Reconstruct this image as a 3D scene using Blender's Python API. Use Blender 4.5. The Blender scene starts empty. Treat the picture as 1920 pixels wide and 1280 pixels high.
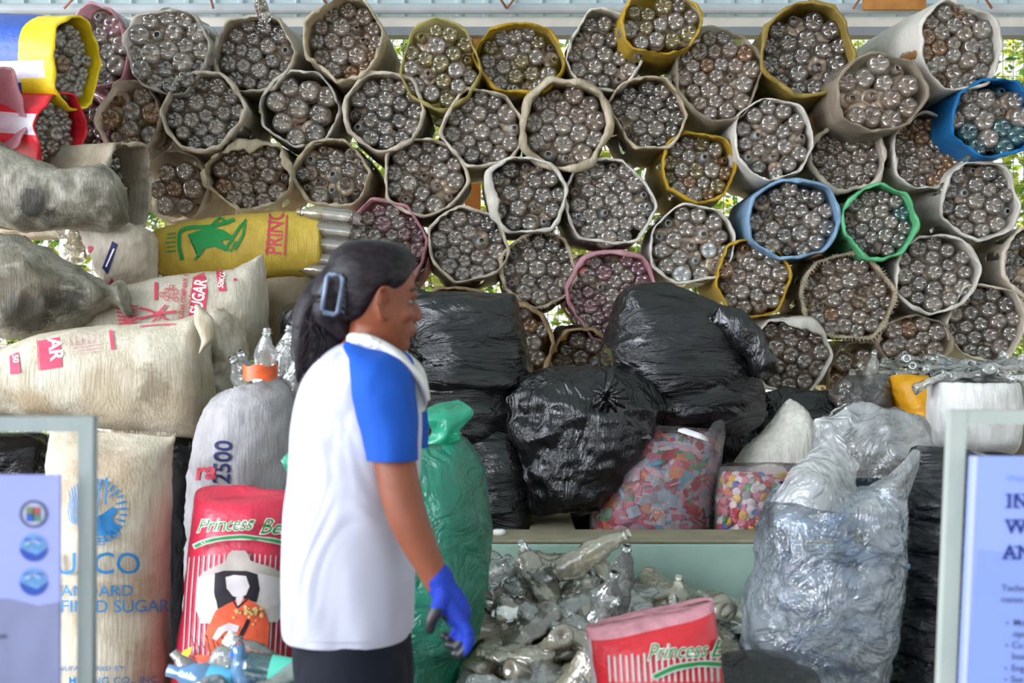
import bpy, bmesh, math, random
import numpy as np
from mathutils import Vector, Matrix, noise, Euler

# ------------------------------------------------------------------ camera, sky, sun, exposure
scene = bpy.context.scene
COL = scene.collection
F = 2666.67            # focal length in pixels of the 1920 px wide frame (50 mm on 36 mm)
CZ = 1.34              # camera height
def P(px, py, Y):
    return ((px - 960.0) * Y / F, Y, CZ - (py - 640.0) * Y / F)

cd = bpy.data.cameras.new('camera'); cam = bpy.data.objects.new('camera', cd); COL.objects.link(cam)
cam.location = (0, 0, CZ); cam.rotation_euler = (math.pi / 2, 0, 0)
cd.lens = 50; cd.sensor_width = 36; cd.clip_end = 200
cd.dof.use_dof = True; cd.dof.focus_distance = 5.75; cd.dof.aperture_fstop = 4.0
scene.camera = cam

world = bpy.data.worlds.new('sky'); scene.world = world; world.use_nodes = True
wn = world.node_tree; wn.nodes.clear()
wo = wn.nodes.new('ShaderNodeOutputWorld'); wb = wn.nodes.new('ShaderNodeBackground')
wt = wn.nodes.new('ShaderNodeTexCoord'); wdot = wn.nodes.new('ShaderNodeVectorMath'); wdot.operation = 'DOT_PRODUCT'
wdot.inputs[1].default_value = Vector((-0.84, -0.54, 0.14)).normalized()   # the bright part of the sky: front left
wr = wn.nodes.new('ShaderNodeValToRGB'); wmap = wn.nodes.new('ShaderNodeMapRange')
wn.links.new(wt.outputs['Generated'], wdot.inputs[0]); wn.links.new(wdot.outputs['Value'], wmap.inputs['Value'])
wmap.inputs['From Min'].default_value = -1; wmap.inputs['From Max'].default_value = 1
wn.links.new(wmap.outputs['Result'], wr.inputs['Fac'])
cr = wr.color_ramp
cr.elements[0].position = 0.30; cr.elements[0].color = (0.95, 1.0, 1.05, 1)
cr.elements[1].position = 0.975; cr.elements[1].color = (11.0, 11.6, 12.8, 1)
e = cr.elements.new(0.72); e.color = (1.1, 1.2, 1.36, 1)
e = cr.elements.new(0.88); e.color = (2.4, 2.6, 2.9, 1)
wn.links.new(wr.outputs['Color'], wb.inputs['Color']); wb.inputs['Strength'].default_value = 0.85
wn.links.new(wb.outputs['Background'], wo.inputs['Surface'])

sd = bpy.data.lights.new('sun', 'SUN'); sun = bpy.data.objects.new('sun', sd); COL.objects.link(sun)
sd.energy = 9.0; sd.angle = 0.01; sd.color = (1.0, 0.93, 0.80)
sun.location = (2, 12, 8)
sun.rotation_euler = Vector((-0.25, -0.70, -1.0)).to_track_quat('-Z', 'Y').to_euler()  # from behind the fence, high

scene.view_settings.view_transform = 'Standard'; scene.view_settings.look = 'None'
scene.view_settings.gamma = 1.0; scene.view_settings.exposure = 0.62
scene.view_settings.use_curve_mapping = False
cy = scene.cycles
cy.transparent_max_bounces = 14; cy.max_bounces = 8; cy.diffuse_bounces = 3; cy.glossy_bounces = 3
cy.transmission_bounces = 4; cy.sample_clamp_indirect = 6.0; cy.caustics_reflective = False; cy.caustics_refractive = False

# ------------------------------------------------------------------ materials
def srgb(h):
    h = h.lstrip('#'); c = [int(h[i:i+2], 16) / 255 for i in (0, 2, 4)]
    return tuple((x / 12.92 if x < 0.04045 else ((x + 0.055) / 1.055) ** 2.4) for x in c) + (1.0,)
MATS = {}
class NT:
    def __init__(s, name):
        s.m = bpy.data.materials.new(name); s.m.use_nodes = True; s.t = s.m.node_tree; s.t.nodes.clear()
        s.out = s.n('OutputMaterial')
    def n(s, kind, **kw):
        nd = s.t.nodes.new('ShaderNode' + kind)
        for k, v in kw.items():
            if k.startswith('i_'):
                nd.inputs[k[2:].replace('_', ' ')].default_value = v
            else: setattr(nd, k, v)
        return nd
    def l(s, a, b): s.t.links.new(a, b)
def coords(t, scale=(1, 1, 1)):
    tc = t.n('TexCoord'); mp = t.n('Mapping'); mp.inputs['Scale'].default_value = scale
    t.l(tc.outputs['Object'], mp.inputs['Vector']); return mp.outputs['Vector']
def noisetex(t, vec, scale, detail=4, rough=0.6, dist=0.0):
    n = t.n('TexNoise'); n.inputs['Scale'].default_value = scale; n.inputs['Detail'].default_value = detail
    n.inputs['Roughness'].default_value = rough; n.inputs['Distortion'].default_value = dist
    t.l(vec, n.inputs['Vector']); return n.outputs['Fac']
def ramp(t, fac, stops):
    r = t.n('ValToRGB'); t.l(fac, r.inputs['Fac']); el = r.color_ramp.elements
    el[0].position, el[0].color = stops[0]; el[1].position, el[1].color = stops[-1]
    for p, c in stops[1:-1]:
        e = el.new(p); e.color = c
    return r.outputs['Color']
def mixc(t, fac, a, b):
    m = t.n('Mix', data_type='RGBA')
    if hasattr(fac, 'links'): t.l(fac, m.inputs[0])
    else: m.inputs[0].default_value = fac
    for s_, v in ((6, a), (7, b)):
        if hasattr(v, 'links'): t.l(v, m.inputs[s_])
        else: m.inputs[s_].default_value = v
    return m.outputs[2]
def bump(t, h, strength, dist):
    b = t.n('Bump'); b.inputs['Strength'].default_value = strength; b.inputs['Distance'].default_value = dist
    t.l(h, b.inputs['Height']); return b.outputs['Normal']
def g3(v): return (v, v, v, 1)

def mat_sack(name, col, dirt='#6b5a45', dirt_amt=0.5, trans=0.35, weave=True, spots=None, sheen=0.25, alpha=0.0, stains=()):
    """woven polypropylene sack cloth: dirty, slightly shiny, lets light through"""
    if name in MATS: return MATS[name]
    t = NT(name); v = coords(t)
    base = srgb(col)
    n1 = noisetex(t, v, 5.0, 5, 0.65, 0.4); n2 = noisetex(t, coords(t, (30, 30, 3)), 2.5, 4, 0.6)
    f1 = ramp(t, n1, [(0.44, g3(0)), (0.62, g3(dirt_amt))])
    c1 = mixc(t, f1, base, srgb(dirt))
    f2 = ramp(t, n2, [(0.42, g3(0)), (0.68, g3(0.5 * dirt_amt + .05))])
    c2 = mixc(t, f2, c1, srgb(dirt))
    if spots:
        n3 = noisetex(t, v, spots[1], 3, 0.55, 0.6)
        f3 = ramp(t, n3, [(spots[2], g3(0)), (spots[2] + 0.08, g3(0.85))])
        c2 = mixc(t, f3, c2, srgb(spots[0]))
    for (sx, sy, sY, sr, scol, samt) in stains:      # dirt patches with a ragged edge
        tc = t.n('NewGeometry'); sb = t.n('VectorMath', operation='DISTANCE'); t.l(tc.outputs['Position'], sb.inputs[0])
        sb.inputs[1].default_value = P(sx, sy, sY)
        nn = noisetex(t, v, 14.0, 5, .7, 1.0); ml = t.n('Math', operation='MULTIPLY_ADD'); t.l(nn, ml.inputs[0]); ml.inputs[1].default_value = sr * 2.4; t.l(sb.outputs['Value'], ml.inputs[2])
        f5 = ramp(t, ml.outputs[0], [(0, g3(samt)), (min(.99, sr * 1.9), g3(samt)), (min(1, sr * 2.5), g3(0))])
        c2 = mixc(t, f5, c2, srgb(scol))
    p = t.n('BsdfPrincipled'); t.l(c2, p.inputs['Base Color']); p.inputs['Roughness'].default_value = 0.5
    p.inputs['Specular IOR Level'].default_value = sheen
    w = noisetex(t, coords(t, (160, 160, 14)), 1.0, 2, 0.5)
    w2 = noisetex(t, v, 22.0, 4, 0.6)
    add = t.n('Math', operation='ADD'); t.l(w, add.inputs[0]); t.l(w2, add.inputs[1])
    nm = bump(t, add.outputs[0], 0.4, 0.007); t.l(nm, p.inputs['Normal'])
    tr = t.n('BsdfTranslucent'); t.l(c2, tr.inputs['Color']); t.l(nm, tr.inputs['Normal'])
    mx = t.n('MixShader'); mx.inputs[0].default_value = trans
    t.l(p.outputs[0], mx.inputs[1]); t.l(tr.outputs[0], mx.inputs[2])
    o = mx.outputs[0]
    if alpha > 0:
        ta = t.n('BsdfTransparent'); m2 = t.n('MixShader'); m2.inputs[0].default_value = alpha
        t.l(o, m2.inputs[1]); t.l(ta.outputs[0], m2.inputs[2]); o = m2.outputs[0]
    t.l(o, t.out.inputs['Surface']); MATS[name] = t.m; return t.m

def mat_pet(name, tint='#ffffff', haze=0.35, hazecol='#b3a89e', rough=0.045, ior=1.75, bumpy=0.0, bscale=40):
    """thin clear bottle plastic"""
    if name in MATS: return MATS[name]
    t = NT(name)
    tr = t.n('BsdfTransparent'); tr.inputs['Color'].default_value = srgb(tint)
    df = t.n('BsdfDiffuse'); df.inputs['Color'].default_value = srgb(hazecol)
    tl = t.n('BsdfTranslucent'); tl.inputs['Color'].default_value = srgb(hazecol)
    md = t.n('MixShader'); md.inputs[0].default_value = 0.4; t.l(df.outputs[0], md.inputs[1]); t.l(tl.outputs[0], md.inputs[2])
    m1 = t.n('MixShader'); m1.inputs[0].default_value = haze; t.l(tr.outputs[0], m1.inputs[1]); t.l(md.outputs[0], m1.inputs[2])
    gl = t.n('BsdfGlossy'); gl.inputs['Roughness'].default_value = rough; gl.inputs['Color'].default_value = (1, 1, 1, 1)
    fr = t.n('Fresnel'); fr.inputs['IOR'].default_value = ior
    if bumpy:
        nm = bump(t, noisetex(t, coords(t), bscale, 3, 0.5, 0.5), bumpy, 0.01)
        t.l(nm, gl.inputs['Normal']); t.l(nm, fr.inputs['Normal'])
    m2 = t.n('MixShader'); t.l(fr.outputs[0], m2.inputs[0]); t.l(m1.outputs[0], m2.inputs[1]); t.l(gl.outputs[0], m2.inputs[2])
    t.l(m2.outputs[0], t.out.inputs['Surface']); MATS[name] = t.m; return t.m

def mat_film(name, col='#ffffff', opac=0.35, rough=0.15, stretch=(1, 1, 1), bscale=14, bstr=0.8, spec=1.6, trans=0.5, spread=0.5):
    """plastic bag film: crumpled, glossy, partly see-through"""
    if name in MATS: return MATS[name]
    t = NT(name); v = coords(t, stretch)
    n1 = noisetex(t, v, bscale, 5, 0.6, 0.8)
    mus = t.n('Math', operation='SUBTRACT'); t.l(n1, mus.inputs[0]); mus.inputs[1].default_value = 0.5
    ab = t.n('Math', operation='ABSOLUTE'); t.l(mus.outputs[0], ab.inputs[0])
    pw = t.n('Math', operation='POWER'); t.l(ab.outputs[0], pw.inputs[0]); pw.inputs[1].default_value = 0.7
    nm = bump(t, pw.outputs[0], bstr, 0.03)
    tr = t.n('BsdfTransparent'); tr.inputs['Color'].default_value = srgb(col)
    df = t.n('BsdfDiffuse'); df.inputs['Color'].default_value = srgb(col); t.l(nm, df.inputs['Normal'])
    tl = t.n('BsdfTranslucent'); tl.inputs['Color'].default_value = srgb(col)
    md = t.n('MixShader'); md.inputs[0].default_value = trans; t.l(df.outputs[0], md.inputs[1]); t.l(tl.outputs[0], md.inputs[2])
    m1 = t.n('MixShader')
    lo = max(0, opac - spread * opac); hi = min(1, opac + spread * opac)
    r = ramp(t, noisetex(t, v, bscale * 0.5, 4, 0.6, 0.6), [(0.35, g3(lo)), (0.65, g3(hi))]); t.l(r, m1.inputs[0])
    t.l(tr.outputs[0], m1.inputs[1]); t.l(md.outputs[0], m1.inputs[2])
    gl = t.n('BsdfGlossy'); gl.inputs['Roughness'].default_value = rough; t.l(nm, gl.inputs['Normal'])
    fr = t.n('Fresnel'); fr.inputs['IOR'].default_value = spec; t.l(nm, fr.inputs['Normal'])
    m2 = t.n('MixShader'); t.l(fr.outputs[0], m2.inputs[0]); t.l(m1.outputs[0], m2.inputs[1]); t.l(gl.outputs[0], m2.inputs[2])
    t.l(m2.outputs[0], t.out.inputs['Surface']); MATS[name] = t.m; return t.m

def mat_plain(name, col, rough=0.6, spec=0.3, var=0.12, vscale=8, bstr=0.0, bscale=60, metal=0.0, trans=0.0, stretch=(1, 1, 1)):
    if name in MATS: return MATS[name]
    t = NT(name); v = coords(t, stretch); base = srgb(col)
    dark = tuple(c * (1 - var * 2) for c in base[:3]) + (1,)
    c = mixc(t, ramp(t, noisetex(t, v, vscale, 5, 0.6, 0.2), [(0.4, g3(0)), (0.75, g3(1))]), base, dark)
    p = t.n('BsdfPrincipled'); t.l(c, p.inputs['Base Color']); p.inputs['Roughness'].default_value = rough
    p.inputs['Specular IOR Level'].default_value = spec; p.inputs['Metallic'].default_value = metal
    if bstr: t.l(bump(t, noisetex(t, v, bscale, 4, 0.6, 0.3), bstr, 0.01), p.inputs['Normal'])
    o = p.outputs[0]
    if trans:
        tl = t.n('BsdfTranslucent'); t.l(c, tl.inputs['Color']); mx = t.n('MixShader'); mx.inputs[0].default_value = trans
        t.l(o, mx.inputs[1]); t.l(tl.outputs[0], mx.inputs[2]); o = mx.outputs[0]
    t.l(o, t.out.inputs['Surface']); MATS[name] = t.m; return t.m

def mat_blackbag(name='black_bag_film', stretch=(3, 3, 1), scale=5, strength=0.9, col='#0c0c0e', rough=0.27):
    if name in MATS: return MATS[name]
    t = NT(name)
    tc = t.n('TexCoord'); mp = t.n('Mapping'); mp.inputs['Scale'].default_value = stretch
    mp.inputs['Rotation'].default_value = (0.0, 0.5, 0.2); t.l(tc.outputs['Object'], mp.inputs['Vector'])
    v = mp.outputs['Vector']
    n1 = noisetex(t, v, scale, 6, 0.55, 1.2)
    s = t.n('Math', operation='SUBTRACT'); t.l(n1, s.inputs[0]); s.inputs[1].default_value = 0.5
    ab = t.n('Math', operation='ABSOLUTE'); t.l(s.outputs[0], ab.inputs[0])
    p = t.n('BsdfPrincipled'); p.inputs['Base Color'].default_value = srgb(col); p.inputs['Roughness'].default_value = rough
    p.inputs['Specular IOR Level'].default_value = 0.55
    t.l(bump(t, ab.outputs[0], strength, 0.06), p.inputs['Normal'])
    t.l(p.outputs[0], t.out.inputs['Surface']); MATS[name] = t.m; return t.m

# ------------------------------------------------------------------ mesh helpers
def tag(o, label=None, cat=None, group=None, kind=None):
    if label: o['label'] = label
    if cat: o['category'] = cat
    if group: o['group'] = group
    if kind: o['kind'] = kind
    return o
def empty(name, loc, label=None, cat=None, group=None, rot=(0, 0, 0)):
    o = bpy.data.objects.new(name, None); o.empty_display_size = 0.1; COL.objects.link(o)
    o.location = loc; o.rotation_euler = rot
    return tag(o, label, cat, group)
def wloc(o):
    v = Vector(o.location)
    while o.parent: o = o.parent; v = v + Vector(o.location)
    return tuple(v)
class MB:
    """collects faces with material slots"""
    def __init__(s): s.v = []; s.f = []; s.mi = []; s.mats = []
    def slot(s, m):
        if m not in s.mats: s.mats.append(m)
        return s.mats.index(m)
    def add(s, verts, faces, m):
        o = len(s.v); k = s.slot(m)
        s.v.extend([tuple(p) for p in verts])
        s.f.extend([tuple(i + o for i in f) for f in faces]); s.mi.extend([k] * len(faces))
    def addm(s, verts, faces, ms):
        o = len(s.v); s.v.extend([tuple(p) for p in verts])
        for f, m in zip(faces, ms):
            s.f.append(tuple(i + o for i in f)); s.mi.append(s.slot(m))
    def box(s, c, d, m, rot=None, bev=0):
        x, y, z = d[0] / 2, d[1] / 2, d[2] / 2
        vs = [Vector((sx * x, sy * y, sz * z)) for sx in (-1, 1) for sy in (-1, 1) for sz in (-1, 1)]
        if rot is not None: vs = [rot @ v for v in vs]
        vs = [v + Vector(c) for v in vs]
        s.add(vs, [(0, 1, 3, 2), (4, 6, 7, 5), (0, 4, 5, 1), (2, 3, 7, 6), (0, 2, 6, 4), (1, 5, 7, 3)], m)
    def tube(s, pts, rad, m, n=8, caps=True):
        pts = [Vector(p) for p in pts]; rings = []
        rr = rad if isinstance(rad, (list, tuple)) else [rad] * len(pts)
        up = Vector((0, 0, 1))
        for i, p in enumerate(pts):
            d = (pts[min(i + 1, len(pts) - 1)] - pts[max(i - 1, 0)]).normalized()
            a = d.cross(up)
            if a.length < 0.1: a = d.cross(Vector((0, 1, 0)))
            a.normalize(); b = d.cross(a)
            rings.append([p + (a * math.cos(q) + b * math.sin(q)) * rr[i] for q in [k * 2 * math.pi / n for k in range(n)]])
        s.rings(rings, m, caps)
    def rings(s, rings, m, caps=True, closed=True):
        n = len(rings[0]); vs = [p for r in rings for p in r]; fs = []
        for i in range(len(rings) - 1):
            for j in range(n if closed else n - 1):
                k = (j + 1) % n
                fs.append((i * n + j, i * n + k, (i + 1) * n + k, (i + 1) * n + j))
        if caps:
            fs.append(tuple(range(n))[::-1]); fs.append(tuple((len(rings) - 1) * n + j for j in range(n)))
        s.add(vs, fs, m)
    def mesh(s, name, smooth=True, origin=None):
        me = bpy.data.meshes.new(name)
        vs = s.v
        if origin is not None: vs = [(v[0] - origin[0], v[1] - origin[1], v[2] - origin[2]) for v in vs]
        me.from_pydata(vs, [], s.f)
        for m in s.mats: me.materials.append(m)
        me.polygons.foreach_set('material_index', s.mi)
        me.polygons.foreach_set('use_smooth', [smooth] * len(s.f)); me.update()
        return me
    def build(s, name, parent=None, smooth=True, loc=None):
        """loc: where the object's origin stands (world); with a parent its origin is the parent's"""
        org = loc if loc is not None else (wloc(parent) if parent else None)
        o = bpy.data.objects.new(name, s.mesh(name, smooth, org)); COL.objects.link(o)
        if parent: o.parent = parent
        elif loc is not None: o.location = loc
        return o

def remeshed(name, mb, voxel, smooth_it=4, parent=None, mats=None, loc=None):
    """union of overlapping closed shapes as one continuous surface"""
    org = loc if loc is not None else (wloc(parent) if parent else (0, 0, 0))
    me = mb.mesh('tmp', True, org); o = bpy.data.objects.new('tmp', me); COL.objects.link(o)
    md = o.modifiers.new('r', 'REMESH'); md.mode = 'VOXEL'; md.voxel_size = voxel; md.use_smooth_shade = True
    if smooth_it:
        ms = o.modifiers.new('s', 'SMOOTH'); ms.iterations = smooth_it; ms.factor = 0.5
    dg = bpy.context.evaluated_depsgraph_get(); ev = o.evaluated_get(dg)
    nm = bpy.data.meshes.new_from_object(ev); bpy.data.objects.remove(o)
    nm.name = name; nm.materials.clear()
    for m in (mats or mb.mats[:1]): nm.materials.append(m)
    r = bpy.data.objects.new(name, nm); COL.objects.link(r)
    if parent: r.parent = parent
    elif loc is not None: r.location = loc
    return r

def catmull(rows, n):
    """rows: list of equal-length tuples -> n rows interpolated smoothly"""
    A = np.array(rows, float); k = len(A); out = []
    for i in range(n):
        t = i * (k - 1) / (n - 1); j = min(int(t), k - 2); u = t - j
        p0, p1, p2, p3 = A[max(j - 1, 0)], A[j], A[j + 1], A[min(j + 2, k - 1)]
        out.append(0.5 * ((2 * p1) + (-p0 + p2) * u + (2 * p0 - 5 * p1 + 4 * p2 - p3) * u * u + (-p0 + 3 * p1 - 3 * p2 + p3) * u ** 3))
    return np.array(out)

class Loft:
    """a bag-like surface through rows (xa, ya, xb, yb, dh[, Y]): the two outline points of each section (pixels at depth Y) and half depth (m)"""
    def __init__(s, rows, Y, n=60, seg=72, sq=2.3, wr=(0.010, (9, 9, 9)), wr2=(0.004, (26, 26, 26)), seed=0, ridge=True, end0=True, end1=True):
        rows = [tuple(r) + ((Y,) if len(r) == 5 else ()) for r in rows]
        R = catmull(rows, n); G = np.zeros((n, seg, 3))
        for i, (xa, ya, xb, yb, dh, Yc) in enumerate(R):
            a = np.array(P(xa, ya, Yc)); b = np.array(P(xb, yb, Yc)); c = (a + b) / 2; h = (b - a) / 2
            for j in range(seg):
                th = 2 * math.pi * j / seg; ct, st = math.cos(th), math.sin(th)
                k = (abs(ct) ** sq + abs(st) ** sq) ** (-1 / sq)
                G[i, j] = c + h * ct * k + np.array((0, -dh, 0)) * st * k
        s.G = G; s.n = n; s.seg = seg
        N = s.normals(); off = Vector((seed * 7.31, seed * 3.17, seed * 1.7))
        D = np.zeros((n, seg))
        for i in range(n):
            for j in range(seg):
                p = Vector(G[i, j]); d = 0.0
                for amp, sc in (wr, wr2):
                    if amp:
                        q = Vector((p.x * sc[0], p.y * sc[1], p.z * sc[2])) + off
                        v = noise.noise(q) + 0.5 * noise.noise(q * 2.1)
                        if ridge: v = (0.55 - 1.8 * abs(v))
                        d += amp * v
                D[i, j] = d
        s.G = G + N * D[:, :, None]; s.N = s.normals()
        s.end0, s.end1 = end0, end1
    def normals(s):
        G = s.G; du = np.roll(G, -1, 1) - np.roll(G, 1, 1); dv = np.gradient(G, axis=0)
        N = np.cross(du, dv); L = np.linalg.norm(N, axis=2, keepdims=True); N = N / np.maximum(L, 1e-9)
        c = G.mean(axis=(0, 1)); m = ((G - c) * N).sum()
        return N if m > 0 else -N
    def at(s, f, v, off=0.0):
        """f 0..1 across the front from outline a to b, v 0..1 along the rows"""
        u = (1 - f) * 0.5 * s.seg; i = min(max(v, 0), 1) * (s.n - 1)
        i0 = min(int(i), s.n - 2); di = i - i0; j0 = int(math.floor(u)); dj = u - j0
        def g(A): return ((A[i0, j0 % s.seg] * (1 - dj) + A[i0, (j0 + 1) % s.seg] * dj) * (1 - di)
                          + (A[i0 + 1, j0 % s.seg] * (1 - dj) + A[i0 + 1, (j0 + 1) % s.seg] * dj) * di)
        return g(s.G) + g(s.N) * off
    def put(s, mb, m, facemat=None):
        n, seg = s.n, s.seg; vs = s.G.reshape(-1, 3).tolist(); fs = []; ms = []
        for i in range(n - 1):
            for j in range(seg):
                k = (j + 1) % seg; fs.append((i * seg + j, i * seg + k, (i + 1) * seg + k, (i + 1) * seg + j))
                ms.append(facemat(1 - 2 * (j + .5) / seg, (i + .5) / (n - 1)) if facemat else m)
        for end, i in ((s.end0, 0), (s.end1, n - 1)):
            if end:
                vs.append(s.G[i].mean(axis=0).tolist()); c = len(vs) - 1
                for j in range(seg):
                    fs.append((c, i * seg + j, i * seg + (j + 1) % seg)); ms.append(m if not facemat else facemat(.5, i / (n - 1)))
        mb.addm(vs, fs, ms)

# ---- flat print shapes: (verts2d, faces)
def refine(vs, fs, mx):
    bm = bmesh.new(); bv = [bm.verts.new((x, y, 0)) for x, y in vs]
    for f in fs:
        try: bm.faces.new([bv[i] for i in f])
        except ValueError: pass
    bmesh.ops.triangulate(bm, faces=bm.faces[:])
    for _ in range(7):
        ed = [e for e in bm.edges if e.calc_length() > mx]
        if not ed: break
        bmesh.ops.subdivide_edges(bm, edges=ed, cuts=1)
        bmesh.ops.triangulate(bm, faces=[f for f in bm.faces if len(f.verts) > 3])
    bm.verts.index_update()
    r = [(v.co.x, v.co.y) for v in bm.verts], [tuple(v.index for v in f.verts) for f in bm.faces]
    bm.free(); return r
def text2d(s, size=1.0, xs=1.0, shear=0.0, bold=0.0, rot=0.0, align='LEFT', space=1.0):
    cu = bpy.data.curves.new('t', 'FONT'); cu.body = s; cu.size = size; cu.shear = shear; cu.offset = bold * size * .5
    cu.align_x = align; cu.space_character = space; cu.resolution_u = 3
    o = bpy.data.objects.new('t', cu); COL.objects.link(o)
    dg = bpy.context.evaluated_depsgraph_get(); dg.update(); me = bpy.data.meshes.new_from_object(o.evaluated_get(dg))
    vs = [(v.co.x * xs, v.co.y) for v in me.vertices]; fs = [tuple(p.vertices) for p in me.polygons]
    bpy.data.objects.remove(o); bpy.data.curves.remove(cu); bpy.data.meshes.remove(me)
    c, q = math.cos(rot), math.sin(rot)
    return [(x * c - y * q, x * q + y * c) for x, y in vs], fs
def rect2d(x0, y0, x1, y1): return [(x0, y0), (x1, y0), (x1, y1), (x0, y1)], [(0, 1, 2, 3)]
def poly2d(pts): return list(pts), [tuple(range(len(pts)))]
def disc2d(cx, cy, rx, ry=None, n=28, a0=0, a1=2 * math.pi):
    ry = ry or rx; pts = [(cx + rx * math.cos(a0 + (a1 - a0) * k / n), cy + ry * math.sin(a0 + (a1 - a0) * k / n)) for k in range(n if a1 - a0 > 6.28 else n + 1)]
    return pts, [tuple(range(len(pts)))]
def ring2d(cx, cy, r0, r1, n=32):
    v = []; f = []
    for k in range(n):
        a = 2 * math.pi * k / n; v += [(cx + r0 * math.cos(a), cy + r0 * math.sin(a)), (cx + r1 * math.cos(a), cy + r1 * math.sin(a))]
        q = (k + 1) % n; f.append((2 * k, 2 * k + 1, 2 * q + 1, 2 * q))
    return v, f
def stroke2d(pts, w):
    v = []; f = []; n = len(pts)
    for i, p in enumerate(pts):
        a = pts[max(i - 1, 0)]; b = pts[min(i + 1, n - 1)]; dx, dy = b[0] - a[0], b[1] - a[1]; L = math.hypot(dx, dy) or 1
        ww = (w[i] if isinstance(w, (list, tuple)) else w) / 2
        v += [(p[0] - dy / L * ww, p[1] + dx / L * ww), (p[0] + dy / L * ww, p[1] - dx / L * ww)]
        if i: f.append((2 * i - 2, 2 * i - 1, 2 * i + 1, 2 * i))
    return v, f
def smooth2d(pts, n=24): return [tuple(r) for r in catmull(pts, n)]
def decal(mb, loft, shape, m, fx, fy, off=0.003, mx=0.012):
    """print a flat shape given in local units on the loft: fx, fy map (x, y) to (f, v)"""
    vs, fs = shape; vs, fs = refine(vs, fs, mx)
    mb.add([loft.at(fx(x, y), fy(x, y), off) for x, y in vs], fs, m)
from mathutils.bvhtree import BVHTree
CAMP = Vector((0, 0, CZ))
def bvh_of(mb): return BVHTree.FromPolygons([Vector(v) for v in mb.v], mb.f)
def print_on(mb, bvh, shape, m, off=0.002, mx=9.0):
    """shape in pixel units (y down) laid on the surface; mx: longest edge in pixels"""
    vs, fs = refine(shape[0], shape[1], mx); pts = []; ok = []
    for x, y in vs:
        d = (Vector(P(x, y, 1.0)) - CAMP).normalized(); h, nrm, ix, dist = bvh.ray_cast(CAMP, d, 30)
        if h is None: pts.append(Vector((0, 0, 0))); ok.append(False); continue
        if nrm.dot(d) > 0: nrm = -nrm
        pts.append(h + nrm * off - d * off); ok.append(True)
    fs = [f for f in fs if all(ok[i] for i in f) and max((pts[f[a]] - pts[f[a - 1]]).length for a in range(len(f))) < 0.12]
    keep = sorted({i for f in fs for i in f}); ix = {k: n for n, k in enumerate(keep)}
    if keep: mb.add([pts[i] for i in keep], [tuple(ix[i] for i in f) for f in fs], m)
def tpx(s, x, y, size, rot=0.0, xs=1.0, shear=0.0, bold=0.0, align='LEFT', space=1.0):
    """text with its baseline start at pixel x, y; rot in degrees anticlockwise on the picture"""
    vs, fs = text2d(s, size * 1.37, xs, shear, bold, math.radians(rot), align, space)
    return [(x + a, y - b) for a, b in vs], fs

# ------------------------------------------------------------------ bottles
def bottle_arrays(seed, kind, crush=0.0, R=0.036, L=0.23, seg=20):
    """base at z=0, neck up; returns verts, quads"""
    rg = random.Random(seed)
    pet = rg.choice([4, 5, 5, 6]) if kind == 'base' else 5
    depth = rg.uniform(0.010, 0.016)
    if kind == 'neck':
        prof = [(0.0, .010), (.0, .0118), (.002, .0128), (.004, .0118), (.006, .0118), (.008, .0128), (.010, .0118), (.013, .0118), (.014, .0165), (.0165, .0165), (.018, .0125),
                (.028, .014), (.045, R * .62), (.065, R * .92), (.085, R), (.16, R), (L - .01, R), (L, R * .8)]
    else:
        prof = [(0.012, .001), (.008, R * .18), (.002, R * .42), (.0, R * .62), (.003, R * .82), (.012, R * .97), (.024, R), (.045, R * .98), (.055, R * .93), (.065, R * .98),
                (.085, R), (.10, R), (.115, R * .95), (.13, R), (L * .62, R * .97), (L * .70, R * .9), (L * .80, R * .62), (L * .89, R * .38), (L * .92, .0130), (L * .93, .0165), (L * .94, .0165), (L * .945, .0125), (L * .97, .0130), (L, .0122)]
    vs = []; fs = []
    for z, r in prof:
        for k in range(seg):
            a = 2 * math.pi * k / seg; rr, zz = r, z
            if kind == 'base' and z < .014 and r > .004:
                q = (0.5 + 0.5 * math.cos(pet * a)); w = math.sin(math.pi * min(r / R, 1)) ** .7
                zz = z + depth * (q ** 3) * w - .001; rr = r * (1 - .05 * q)
            elif kind != 'neck' and .06 < z < .14 and crush == 0: rr = r * (1 - .015 * math.cos(10 * a))
            vs.append([rr * math.cos(a), rr * math.sin(a), zz])
    n = len(prof)
    for i in range(n - 1):
        for k in range(seg):
            q = (k + 1) % seg; fs.append((i * seg + k, i * seg + q, (i + 1) * seg + q, (i + 1) * seg + k))
    A = np.array(vs)
    if crush:
        off = Vector((seed * 3.3, 1.7 * seed, 0)); fl = rg.uniform(.22, .6); ang = rg.uniform(0, 3)
        bend = rg.uniform(-1.6, 1.6) * crush; tw = rg.uniform(-4, 4) * crush
        for p in A:
            z = p[2]; w = math.sin(math.pi * min(max(z / L, 0), 1)) ** .6 if z < L * .9 else .1
            c, s_ = math.cos(ang + tw * z), math.sin(ang + tw * z); x, y = p[0] * c + p[1] * s_, -p[0] * s_ + p[1] * c
            y *= 1 - (1 - fl) * w * crush * 1.1; x *= 1 + .25 * (1 - fl) * w * crush
            nn = noise.noise(Vector((x * 28, y * 28, z * 20)) + off); n2 = noise.noise(Vector((x * 70, y * 70, z * 50)) + off)
            rr = 1 + (nn * .75 - abs(n2) * .8 + .12) * w * crush
            p[0], p[1] = x * rr, y * rr + bend * (z - L / 2) ** 2 * 1.2
    return A, fs

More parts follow.
